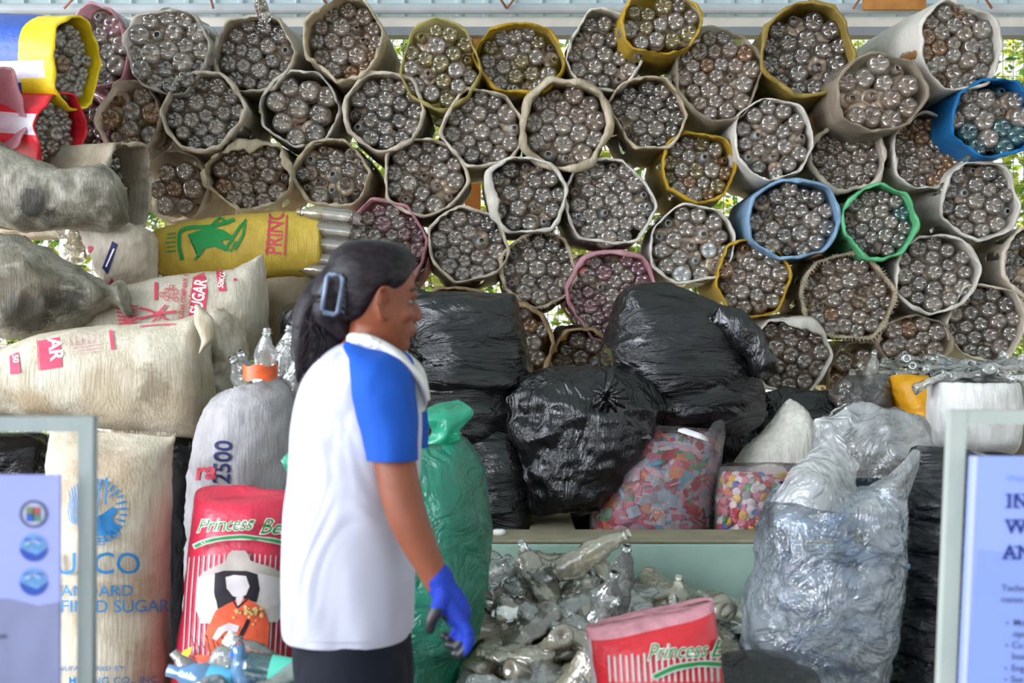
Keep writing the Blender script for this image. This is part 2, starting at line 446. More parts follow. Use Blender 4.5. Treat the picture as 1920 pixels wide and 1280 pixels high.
def film_tint(base): return base
PETS = {
 'clear': mat_pet('clear_bottle_plastic', haze=0.22, hazecol='#e6d5c4', ior=2.0),
 'dark': mat_pet('clear_bottle_plastic_clean', haze=0.12, hazecol='#cfc8c2', ior=2.0),
 'brown': mat_pet('dusty_bottle_plastic', haze=0.24, hazecol='#d4c0ac', ior=1.9, tint='#f4e8dc'),
 'amber': mat_pet('stained_bottle_plastic', haze=0.32, hazecol='#c8986a', tint='#e8c8a0'),
 'yellow': mat_pet('yellowish_bottle_plastic', haze=0.22, hazecol='#c8b878', tint='#f4ecc4', ior=1.9),  # yellow tint for bottles in the yellow sacks
 'pink': mat_pet('bottle_plastic_pink_light_tint', haze=0.25, hazecol='#cfa0a8', tint='#f4d4d8', ior=1.9),  # pink light inside the sack is put into the plastic's colour
 'teal': mat_pet('greenish_blue_bottle_plastic', haze=0.25, hazecol='#6aa4a8', tint='#a8d8dc', ior=1.9),
 'back': mat_pet('deeper_bottle_plastic_lit_haze', haze=0.82, hazecol='#cdb296', ior=1.6),  # pale brown haze stands in for light scattered deep in the sacks
 'white': mat_pet('frosted_bottle_plastic', haze=0.75, hazecol='#c9c9c6'),
 'blue': mat_pet('pale_blue_bottle_plastic', haze=0.6, hazecol='#78aedc', tint='#b4d4f4', bumpy=.3),
 'dusty': mat_pet('old_dusty_bottle_plastic', haze=0.38, hazecol='#efe3c6', tint='#fbf6ea', rough=0.06, ior=2.2, bumpy=0.7, bscale=30),
 'clean': mat_pet('crumpled_clear_bottle_plastic', haze=0.24, hazecol='#eef0ea', rough=0.045, ior=2.2, bumpy=0.55, bscale=26),
}
BASE_T = [bottle_arrays(i, 'base', R=r) for i, r in enumerate((.036, .036, .036, .036, .036, .036))]
NECK_T = [bottle_arrays(20, 'neck', R=.036)]
CRUSH_T = [bottle_arrays(40 + i, 'plain', crush=random.Random(i).uniform(.6, 1.0), R=random.Random(i).uniform(.034, .046), L=random.Random(i + 9).uniform(.2, .29), seg=30) for i in range(12)]

class Mass:
    """the many bottles past the first 300: one object"""
    def __init__(s): s.V = []; s.F = []; s.M = []; s.n = 0; s.mats = []
    def add(s, T, M4, mat):
        A, fs = T; B = A @ np.array(M4.to_3x3()).T + np.array(M4.translation)
        if mat not in s.mats: s.mats.append(mat)
        s.V.append(B); s.F.append(np.array(fs) + s.n); s.M.append(np.full(len(fs), s.mats.index(mat))); s.n += len(B)
    def build(s, name):
        V = np.concatenate(s.V); Fa = np.concatenate(s.F); M = np.concatenate(s.M)
        me = bpy.data.meshes.new(name); me.vertices.add(len(V)); me.vertices.foreach_set('co', V.ravel())
        me.loops.add(Fa.size); me.loops.foreach_set('vertex_index', Fa.ravel())
        me.polygons.add(len(Fa)); me.polygons.foreach_set('loop_start', np.arange(len(Fa)) * 4)
        me.polygons.foreach_set('use_smooth', np.ones(len(Fa), bool)); me.polygons.foreach_set('material_index', M.astype(np.int32))
        for m in s.mats: me.materials.append(m)
        me.update(calc_edges=True); me.validate()
        o = bpy.data.objects.new(name, me); COL.objects.link(o); return o
MASS = Mass()
_bm = {}
def bottle_obj(T, M4, matkey, label, group, tkey, name='plastic_bottle'):
    """one bottle as its own object; copies share mesh data"""
    k = (tkey, matkey)
    if k not in _bm:
        me = bpy.data.meshes.new(name); me.from_pydata(T[0].tolist(), [], T[1]); me.materials.append(PETS[matkey])
        me.polygons.foreach_set('use_smooth', [True] * len(T[1])); _bm[k] = me
    o = bpy.data.objects.new(name, _bm[k]); COL.objects.link(o); o.matrix_world = M4
    return tag(o, label, 'bottle', group)

def outline(rx, ry, seed, seg=72, irr=0.05):
    """a roughly round mouth with blunt corners where its neighbours press on it"""
    rg = random.Random(seed * 13 + 5); ph = [rg.uniform(0, 6.28) for _ in range(6)]; am = [0, 0, irr * .6, irr * .35, irr * .25, irr * .3]
    nc = rg.choice((6, 6, 7, 7, 8)); cs = sorted((2 * math.pi * (i + rg.uniform(-.22, .22)) / nc) for i in range(nc))
    def f(a):
        k = 1 + sum(am[i] * math.cos((i) * a + ph[i]) for i in range(2, 6))
        best = 1e9
        for i in range(nc):
            a0, a1 = cs[i], cs[(i + 1) % nc] + (2 * math.pi if i == nc - 1 else 0)
            for q in (a, a + 2 * math.pi, a - 2 * math.pi):
                if a0 <= q <= a1: best = math.cos((a1 - a0) / 2) / math.cos(q - (a0 + a1) / 2)
        poly = min(best, 1.2); k *= .42 + .62 * poly
        return rx * k * math.cos(a), ry * k * math.sin(a)
    return [f(2 * math.pi * k / seg) for k in range(seg)]
def frame_of(axis):
    a = Vector(axis).normalized(); r = Vector((0, 0, 1)).cross(a)
    r = r.normalized(); u = a.cross(r)
    return Matrix(((r.x, u.x, a.x, 0), (r.y, u.y, a.y, 0), (r.z, u.z, a.z, 0), (0, 0, 0, 1)))

def filled_sack(px, py, rx, ry, mat, label, Y=5.9, L=0.8, cuff=0.012, wobble=0.006, recess=0.03, rim=None, flap=None, fray=0, axis=(0, -1, 0), seed=0,
                pets=(('clear', 5), ('dark', 2)), own=None, br=(.030, .041), neck=0.12, irr=0.05, world_r=False, paint=None, film=None, open_front=True, flare=0.0, name='bottle_sack', fill=True, cat='sack', bulge=0.0, lin=None):
    """a sack lying on its side with its mouth towards `axis`; rx, ry mouth radii in pixels (metres with world_r)"""
    rg = random.Random(seed * 7 + 3)
    s = 1 if world_r else Y / F; rx *= s; ry *= s
    c = Vector(P(px, py, Y)); M = Matrix.Translation(c) @ frame_of(axis)
    seg = 80; O = outline(rx, ry, seed, seg, irr); mb = MB(); rim = rim or mat; lin = lin or mat
    ang = [2 * math.pi * k / seg for k in range(seg)]
    def ring(z, sc, extra=None, wz=0.0):
        out = []
        for k, (x, y) in enumerate(O):
            L0 = math.hypot(x, y); e = (extra(k) if extra else 0)
            kk = sc + e / L0
            out.append(Vector((x * kk, y * kk, z + (wz * noise.noise(Vector((x * 14, y * 14, seed * 3.1)))))))
        return out
    so = Vector((seed * 2.7, 0, 0))
    def nz(k, f, a): return a * noise.noise(Vector((math.cos(ang[k]) * f, math.sin(ang[k]) * f, seed * 1.9)))
    def flapf(k):
        if not flap: return 0
        d = 0
        for fa, fw, am in flap:
            q = (math.degrees(ang[k]) - fa + 180) % 360 - 180
            if abs(q) < fw: d += am * (0.5 + 0.5 * math.cos(math.pi * q / fw)) * rx
        return d
    # mouth: lining, lip, cuff, outside
    cu = lambda k: cuff * (1 + 1.3 * noise.noise(Vector((math.cos(ang[k]) * 1.8, math.sin(ang[k]) * 1.8, seed * 4.3 + 7))))
    nin = [ring(-L * .96, .35), ring(-L * .8, .80), ring(-L * .5, .96), ring(-.16, .97), ring(-.07, .965), ring(-.02, .955, lambda k: -flapf(k) * .35 + nz(k, 5, wobble)),
           ring(0.004, .955, lambda k: -flapf(k) + nz(k, 6, wobble), .02)]
    cf = [ring(.012, .965, lambda k: -flapf(k) * .85 + nz(k, 6, wobble), .02), ring(.010, 1.0, lambda k: cu(k) * .6 + nz(k, 4, wobble) - flapf(k) * .2, .03),
          ring(-.012, 1.0, lambda k: cu(k) * 1.0 + nz(k, 4, wobble), .03)]
    wr = lambda f, a: (lambda k: nz(k, f, a))
    body = [ring(-.03 - cuff, 1.0, lambda k: .002 + nz(k, 6, .004))]
    for i in range(1, 15):
        q = i / 14; z = -.04 - cuff - q * (L - .05); t = 1 + .07 * math.sin(q * 3.0) + flare * q
        if q > .78: t *= math.sqrt(max(0, 1 - ((q - .78) / .225) ** 2))
        body.append(ring(z, max(t, .06), lambda k, q=q, z=z: .011 * (.4 + q) * (.4 - 1.5 * abs(noise.noise(Vector((math.cos(ang[k]) * 3.2, math.sin(ang[k]) * 3.2, z * 7 + seed)))))))
    allr = nin + cf + body
    vs = [M @ p for r in allr for p in r]; fs = []; ms = []
    for i in range(len(allr) - 1):
        for k in range(seg):
            q = (k + 1) % seg; fs.append((i * seg + k, i * seg + q, (i + 1) * seg + q, (i + 1) * seg + k))
            if i < len(nin) - 2: m = lin
            elif i < len(nin) + 3: m = rim
            else: m = mat
            if paint and i >= len(nin) + 1:
                z = allr[i][k].z; m = paint(math.degrees(ang[k]), z) or m
            ms.append(m)
    vs.append(M @ Vector((0, 0, allr[-1][0].z - .01))); b0 = (len(allr) - 1) * seg
    for k in range(seg): fs.append((b0 + k, b0 + (k + 1) % seg, len(vs) - 1)); ms.append(mat)
    vs.append(M @ Vector((0, 0, -L * .965)))
    for k in range(seg): fs.append((k, (k + 1) % seg, len(vs) - 1)); ms.append(lin)
    mb.addm(vs, fs, ms)
    if fray:
        for q in range(fray):
            a = rg.uniform(0, 6.283); k = int(a / 6.2832 * seg) % seg
            p = cf[0][k].lerp(cf[1][k], rg.random()); d = Vector((math.cos(a), math.sin(a), 0)) * rg.choice((-1, -1, 1)) * rg.uniform(.4, 1) + Vector((rg.uniform(-.5, .5), rg.uniform(-.5, .5), rg.uniform(.2, 1)))
            ln = rg.uniform(.008, .024); t_ = Vector((-math.sin(a), math.cos(a), 0)) * .0011
            mb.add([M @ (p - t_), M @ (p + t_), M @ (p + d.normalized() * ln + Vector((0, -ln * .2, 0)))], [(0, 1, 2)], rim)
    root = mb.build(name, loc=tuple(M @ Vector((0, 0, -L / 2)))); tag(root, label, cat, None)
    if film:
        g = MB(); vr = [[M @ Vector((x * q, y * q, .012 + bulge * (1 - q * q) + .008 * noise.noise(Vector((x * q * 18, y * q * 18, seed))))) for x, y in O] for q in (.97, .85, .7, .5, .3, .1, .01)]
        g.rings(vr, film, caps=False); g.build('film_cover', root)
    if not fill: return root
    # bottles: pack circles into the outline
    rm = (br[0] + br[1]) / 2; d = rm * 1.90; a0 = rg.uniform(0, 1.05); ex, ey = rx * .955 - rm * .75, ry * .955 - rm * .75; pts = []
    for gi in range(-12, 13):
        for gj in range(-12, 13):
            x0, y0 = (gi + .5 * gj) * d, gj * .866 * d
            x, y = x0 * math.cos(a0) - y0 * math.sin(a0), x0 * math.sin(a0) + y0 * math.cos(a0)
            x += rg.gauss(0, .16) * rm; y += rg.gauss(0, .16) * rm; w = math.hypot(x / ex, y / ey)
            if w < 1.16:
                if w > 1: x /= w; y /= w
                pts.append([x, y, rg.uniform(*br) * rg.choice((1, 1, 1, 1.06))])
    for it in range(25):     # push apart
        for i, p in enumerate(pts):
            for q in pts[i + 1:]:
                dx, dy = q[0] - p[0], q[1] - p[1]; d = math.hypot(dx, dy) or 1e-6; ov = (p[2] + q[2]) * .98 - d
                if ov > 0:
                    p[0] -= dx / d * ov * .25; p[1] -= dy / d * ov * .25; q[0] += dx / d * ov * .25; q[1] += dy / d * ov * .25
            w = (p[0] / (rx * .965 - p[2] * .85)) ** 2 + (p[1] / (ry * .965 - p[2] * .85)) ** 2
            if w > 1: k = 1 / math.sqrt(w); p[0] *= k; p[1] *= k
    keys = [k for k, w in pets for _ in range(w)]
    for i, (x, y, r) in enumerate(pts):
        if world_r: x, y, r = x * .84, y * .84, r * .92
        isn = rg.random() < neck; bi = rg.randrange(6); T = NECK_T[0] if isn else BASE_T[bi]
        dz = -recess - rg.uniform(0, .035) + bulge * (1 - (x * x + y * y) / (rx * rx))
        tilt = Euler((rg.gauss(0, .05), rg.gauss(0, .05), rg.uniform(0, 6.28)))
        sc = r / .036
        M4 = M @ Matrix.Translation((x, y, dz)) @ Matrix.Rotation(math.pi, 4, 'X') @ tilt.to_matrix().to_4x4() @ Matrix.Diagonal((sc, sc, sc, 1))
        key = rg.choice(keys)
        if isn and rg.random() < .35: key = 'white' if key in ('clear', 'dark') else key
        # the bottles behind, their haze colour giving the brightness between the front ones
        MASS.add(BASE_T[(bi + 2) % 6], M @ Matrix.Translation((x * .88 + .012 * math.cos(i), y * .88 + .012 * math.sin(i), dz - .045)) @ Matrix.Rotation(math.pi, 4, 'X') @ Matrix.Diagonal((sc * 1.12, sc * 1.12, sc * .7, 1)), PETS['back'])
        if own: bottle_obj(T, M4, key, own[0], own[1], 'neck' if isn else 'base%d' % bi)
        else: MASS.add(T, M4, PETS[key])
    return root
# ------------------------------------------------------------------ the place: floor, tank, fence, roof, garden
M_conc = mat_plain('concrete_floor', '#8c867c', .85, .2, .15, 3, .3, 30)
M_mint = mat_plain('mint_painted_concrete', '#a4bfb0', .75, .25, .10, 4, .25, 40)
M_conctop = mat_plain('worn_concrete_edge', '#938a74', .85, .2, .15, 9, .4, 50)
M_steel = mat_plain('grey_painted_steel', '#a3a8aa', .5, .4, .10, 6, .1, 30)
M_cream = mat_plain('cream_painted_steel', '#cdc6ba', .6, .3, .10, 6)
M_dsteel = mat_plain('dark_grey_steel', '#7c8184', .6, .3, .1, 6)  # darker grey of the beam's lower band
M_sheet = mat_plain('corrugated_sheet_paint', '#b9c8cc', .5, .4, .08, 3, trans=.25)
M_wire = mat_plain('rusty_wire', '#7d6f5c', .6, .3, .2, 20)
M_wood = mat_plain('brown_wooden_post', '#a5713c', .8, .2, .2, 12)
M_rust = mat_plain('rusty_rod', '#8a5f45', .8, .2, .2, 20)

b = MB(); b.box((0, 2.0, -.05), (14, 11.0, .1), M_conc); o = b.build('floor', smooth=False); tag(o, kind='structure')
b = MB(); b.box((0, 14.5, -.06), (26, 14, .1), mat_plain('dry_garden_soil', '#b3a682', .95, .1, .2, 1.5, .5, 12)); o = b.build('ground_outside', smooth=False); tag(o, kind='structure')
b = MB(); b.box((0, -9.5, -.06), (26, 12, .1), mat_plain('sunlit_yard', '#b9b2a4', .95, .1, .1, 1.5)); o = b.build('ground_yard', smooth=False); tag(o, kind='structure')
# unseen roof: corrugated, sloping a little; reach and translucency shaped to light the stack
b = MB(); xs = np.linspace(-5, 7, 481)
def roofz(y): return 3.42 + (6.9 - y) * .09
top = [[(x, y, roofz(y) + .02 * math.copysign(min(1, abs(2.2 * math.sin(x * 2 * math.pi / .1))), math.sin(x * 2 * math.pi / .1))) for x in xs] for y in (-8.5, 2, 7.3)]
b.rings(top, mat_plain('translucent_roof_sheet', '#c9d2d4', .5, .3, .06, 2, trans=.55), caps=False, closed=False)
o = b.build('ceiling', smooth=False); tag(o, kind='structure')
so_ = o.modifiers.new('t', 'SOLIDIFY'); so_.thickness = .004
# siding above the fence opening with vertical ribs
b = MB(); xs = np.linspace(-6, 6, 721)
def rib(x):
    q = (x / .135) % 1.0
    return .022 if q < .16 else 0.0
rows = [[(x, 7.06 - rib(x), z) for x in xs] for z in (2.90, 3.5)]
b.rings(rows, M_sheet, caps=False, closed=False); o = b.build('wall_back', smooth=False); tag(o, kind='structure')
so_ = o.modifiers.new('t', 'SOLIDIFY'); so_.thickness = .003
# beams carrying the siding
b = MB()
z0 = P(0, 20, 6.9)[2]
def bm_(y0, y1, Yd, dep, m): 
    za, zb = P(0, y0, Yd)[2], P(0, y1, Yd)[2]; b.box((0, Yd + dep / 2, (za + zb) / 2), (12, dep, za - zb), m)
R_ = Matrix.Rotation(-math.radians(.55), 3, 'Y')
b2 = MB()
b.tube([(-6, 6.86, z0 + .0), (6, 6.86, z0 + .0)], .026, M_steel, 12)
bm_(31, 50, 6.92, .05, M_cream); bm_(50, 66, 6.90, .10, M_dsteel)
o = b.build('trim_beam'); tag(o, kind='structure')
for p in o.data.polygons: p.use_smooth = False
# posts
for i, px in enumerate((225, 887, 1535)):
    x = P(px, 0, 6.98)[0]; b = MB(); b.box((x, 7.0, 1.45), (.075, .08, 2.9), M_wood if i else M_rust)
    o = b.build('fence_post', loc=(x, 7.0, 0), smooth=False)
    tag(o, ['rusty brown post behind the pink clear sack at the far left', 'orange brown wooden post behind the yellow sacks under the beam', 'brown wooden post behind the sack with the dark inside'][i], 'post')
# wire fence
root = empty('wire_fence', (0, 7.15, 0), 'rusty welded wire mesh fence behind the stacked sacks with garden beyond', 'fence')
b = MB()
for x in np.arange(-4.5, 4.5, .052): b.tube([(x, 7.15, 0), (x, 7.15, 2.9)], .0019, M_wire, 4, False)
for z in np.arange(.05, 2.9, .075): b.tube([(-4.5, 7.153, z), (4.5, 7.153, z)], .0019, M_wire, 4, False)
b.build('wire_mesh', root)
# roof truss rods seen over the beam
root = empty('roof_truss', (0, 6.6, 3.0), 'thin rusty zigzag truss rods above the long grey beam', 'truss')
b = MB(); rg = random.Random(4)
for i, (x0, x1) in enumerate(((120, 190), (400, 380), (620, 560), (950, 900), (950, 1010), (1290, 1240), (1500, 1590), (1600, 1650), (1860, 1810))):
    a, c = P(x0, 16, 6.8), P(x1, -60, 6.8); b.tube([a, c], .006, M_rust, 6)
b.build('rod', root)
b = MB(); a = P(1680, 4, 6.75); b.box((a[0], 6.78, a[2] + .02), (.30, .02, .10), M_wood); o = b.build('wooden_board', loc=(a[0], 6.78, a[2]), smooth=False)
tag(o, 'short brown board above the beam between the dark and the big white sack', 'board')

# garden shrubs
leafm = [mat_plain('leaf_green', '#7f9a3c', .5, .4, .2, 2, trans=.5), mat_plain('leaf_yellow_green', '#b9c25a', .5, .4, .2, 2, trans=.5), mat_plain('leaf_deep_green', '#4c7a35', .5, .4, .2, 2, trans=.45)]
stem = mat_plain('shrub_stem', '#8a7350', .9, .1, .2, 20)
def shrub(cx, cyy, rad, h, seed, label):
    rg = random.Random(seed); root = empty('garden_shrub', (cx, cyy, 0), label, 'shrub', 'sunlit shrubs behind the fence')
    b = MB(); lf = MB()
    for k in range(7):
        a = rg.uniform(0, 6.28); p = [(cx + math.cos(a) * rad * .5 * q * q, cyy + math.sin(a) * rad * .4 * q * q, h * .85 * q) for q in (0, .3, .6, 1)]
        b.tube(p, [.02, .014, .01, .004], stem, 6)
    for k in range(7000):
        a = rg.uniform(0, 6.28); e = rg.gauss(0, .5); q = rg.random() ** .5
        c = Vector((cx + math.cos(a) * rad * q, cyy + math.sin(a) * rad * q * .8, h * (.12 + .88 * rg.random())))
        d = Vector((rg.gauss(0, 1), rg.gauss(0, 1), rg.gauss(-.3, .6))).normalized(); s_ = d.cross(Vector((rg.gauss(0, 1), rg.gauss(0, 1), 1))).normalized()
        ln = rg.uniform(.05, .11); w = ln * rg.uniform(.2, .35); up = d.cross(s_) * ln * .08
        lf.add([c, c + d * ln * .4 + s_ * w + up, c + d * ln, c + d * ln * .4 - s_ * w + up], [(0, 1, 2, 3)], leafm[rg.choice((0, 0, 1, 1, 2))])
    b.build('stem', root); lf.build('foliage', root, smooth=False)
sl = ['bright sunlit shrub behind the fence at the %s' % w for w in ('far left end', 'gap beside the yellow sacks', 'middle of the stack', 'gap under the yellow topped sack', 'gap beside the green rimmed sack', 'far right end')]
for i, x in enumerate((-3.3, -1.9, -.5, .9, 2.3, 3.7)):
    shrub(x, 8.9 + .5 * (i % 2), .68, 3.3 + .2 * (i % 3), i, sl[i])

# tank
yf, yb = 4.50, 4.76; zt = .712
b = MB()
b.box((1.0, (yf + yb) / 2, zt / 2 - .006), (3.0, yb - yf - .004, zt - .012), M_mint)
b.box((1.0, (yf + yb) / 2, zt - .006), (3.0, yb - yf, .012), M_conctop)
b.box((-.42, 5.6, zt / 2), (.16, 1.68, zt), M_mint); b.box((2.42, 5.6, zt / 2), (.16, 1.68, zt), M_mint); b.box((1.0, 6.5, zt / 2), (3.0, .12, zt), M_mint)
b.box((1.0, 5.6, .12), (2.9, 1.9, .24), M_conc)
b.box((.137, 5.05, zt / 2), (.155, .58, zt - .004), M_conctop)
o = b.build('concrete_tank', loc=(1.0, 4.63, 0), smooth=False)
tag(o, 'low mint green painted concrete tank wall behind the heap of clear bottles', 'tank')
bv = o.modifiers.new('b', 'BEVEL'); bv.width = .008; bv.segments = 2
b = MB(); c = P(936, 992, 4.62); pr = [(0, .0), (0, .019), (.008, .021), (.016, .019), (.018, .014), (.018, 0.0)]
b.rings([[(c[0] + r * math.cos(k * math.pi / 12), 4.62 + r * math.sin(k * math.pi / 12), zt + z) for k in range(24)] for z, r in pr], mat_plain('white_cap_plastic', '#e2e2dc', .4, .4, .03), caps=False)
o = b.build('jar_lid', loc=(c[0], 4.62, zt)); tag(o, 'small white lid lying on the mint tank wall', 'lid')
# platform under the stacked sacks
b = MB(); b.box((0, 6.35, .25), (9.0, .1, .5), M_conc) if False else None
# ------------------------------------------------------------------ the stack of sacks filled with bottles
S_white = mat_sack('white_sack_cloth', '#cdc1b0', dirt_amt=.35, trans=.30)
S_cream = mat_sack('cream_sack_cloth', '#cdbfa6', dirt_amt=.45, trans=.38)
S_clean = mat_sack('clean_white_sack_cloth', '#cfc9be', dirt_amt=.2, trans=.25)
S_tan = mat_sack('tan_sack_cloth', '#b99f7a', dirt_amt=.5, trans=.45)
S_yellow = mat_sack('yellow_sack_cloth', '#bd9c34', dirt='#8a6a2c', dirt_amt=.35, trans=.4)
S_yellow2 = mat_sack('sheer_yellow_sack_cloth', '#c8ba78', dirt='#8a6a2c', dirt_amt=.3, trans=.5, alpha=.25)
S_olive = mat_sack('olive_yellow_sack_cloth', '#a08a48', dirt='#6b5520', dirt_amt=.4, trans=.35)
S_pink = mat_sack('pink_sack_cloth', '#cfa0a8', dirt='#a56068', dirt_amt=.3, trans=.4, alpha=.15)
S_blue = mat_sack('faded_blue_sack_cloth', '#86a5bf', dirt='#5a6a7a', dirt_amt=.35, trans=.3)
S_sky = mat_sack('strong_blue_sack_cloth', '#2272ac', dirt='#104a70', dirt_amt=.3, trans=.35)
S_green = mat_sack('green_sack_cloth', '#69b985', dirt='#3a7a50', dirt_amt=.25, trans=.35)
S_sheer = mat_sack('sheer_sack_cloth', '#b7a896', dirt_amt=.4, trans=.5, alpha=.35)
S_sheerw = mat_sack('sheer_white_sack_cloth', '#c9c2b6', dirt_amt=.3, trans=.4, alpha=.2)
FILM = mat_film('thin_clear_wrap', '#b9aca0', opac=.13, rough=.10, bscale=22, bstr=.35, spec=1.15, spread=.7)
FILMP = mat_film('thin_pink_wrap', '#c99ca0', opac=.25, rough=.10, bscale=22, bstr=.35, spec=1.2, spread=.5)
def ll(tail): return 'clear plastic bottle packed end out in the ' + tail
W = S_white
br_big, br_sm = (.036, .046), (.029, .040)
C_ = (('clear', 6), ('dark', 2)); CB = (('clear', 4), ('brown', 4), ('amber', 1)); DK = (('dark', 6), ('clear', 3)); BR = (('brown', 6), ('clear', 3), ('amber', 1))
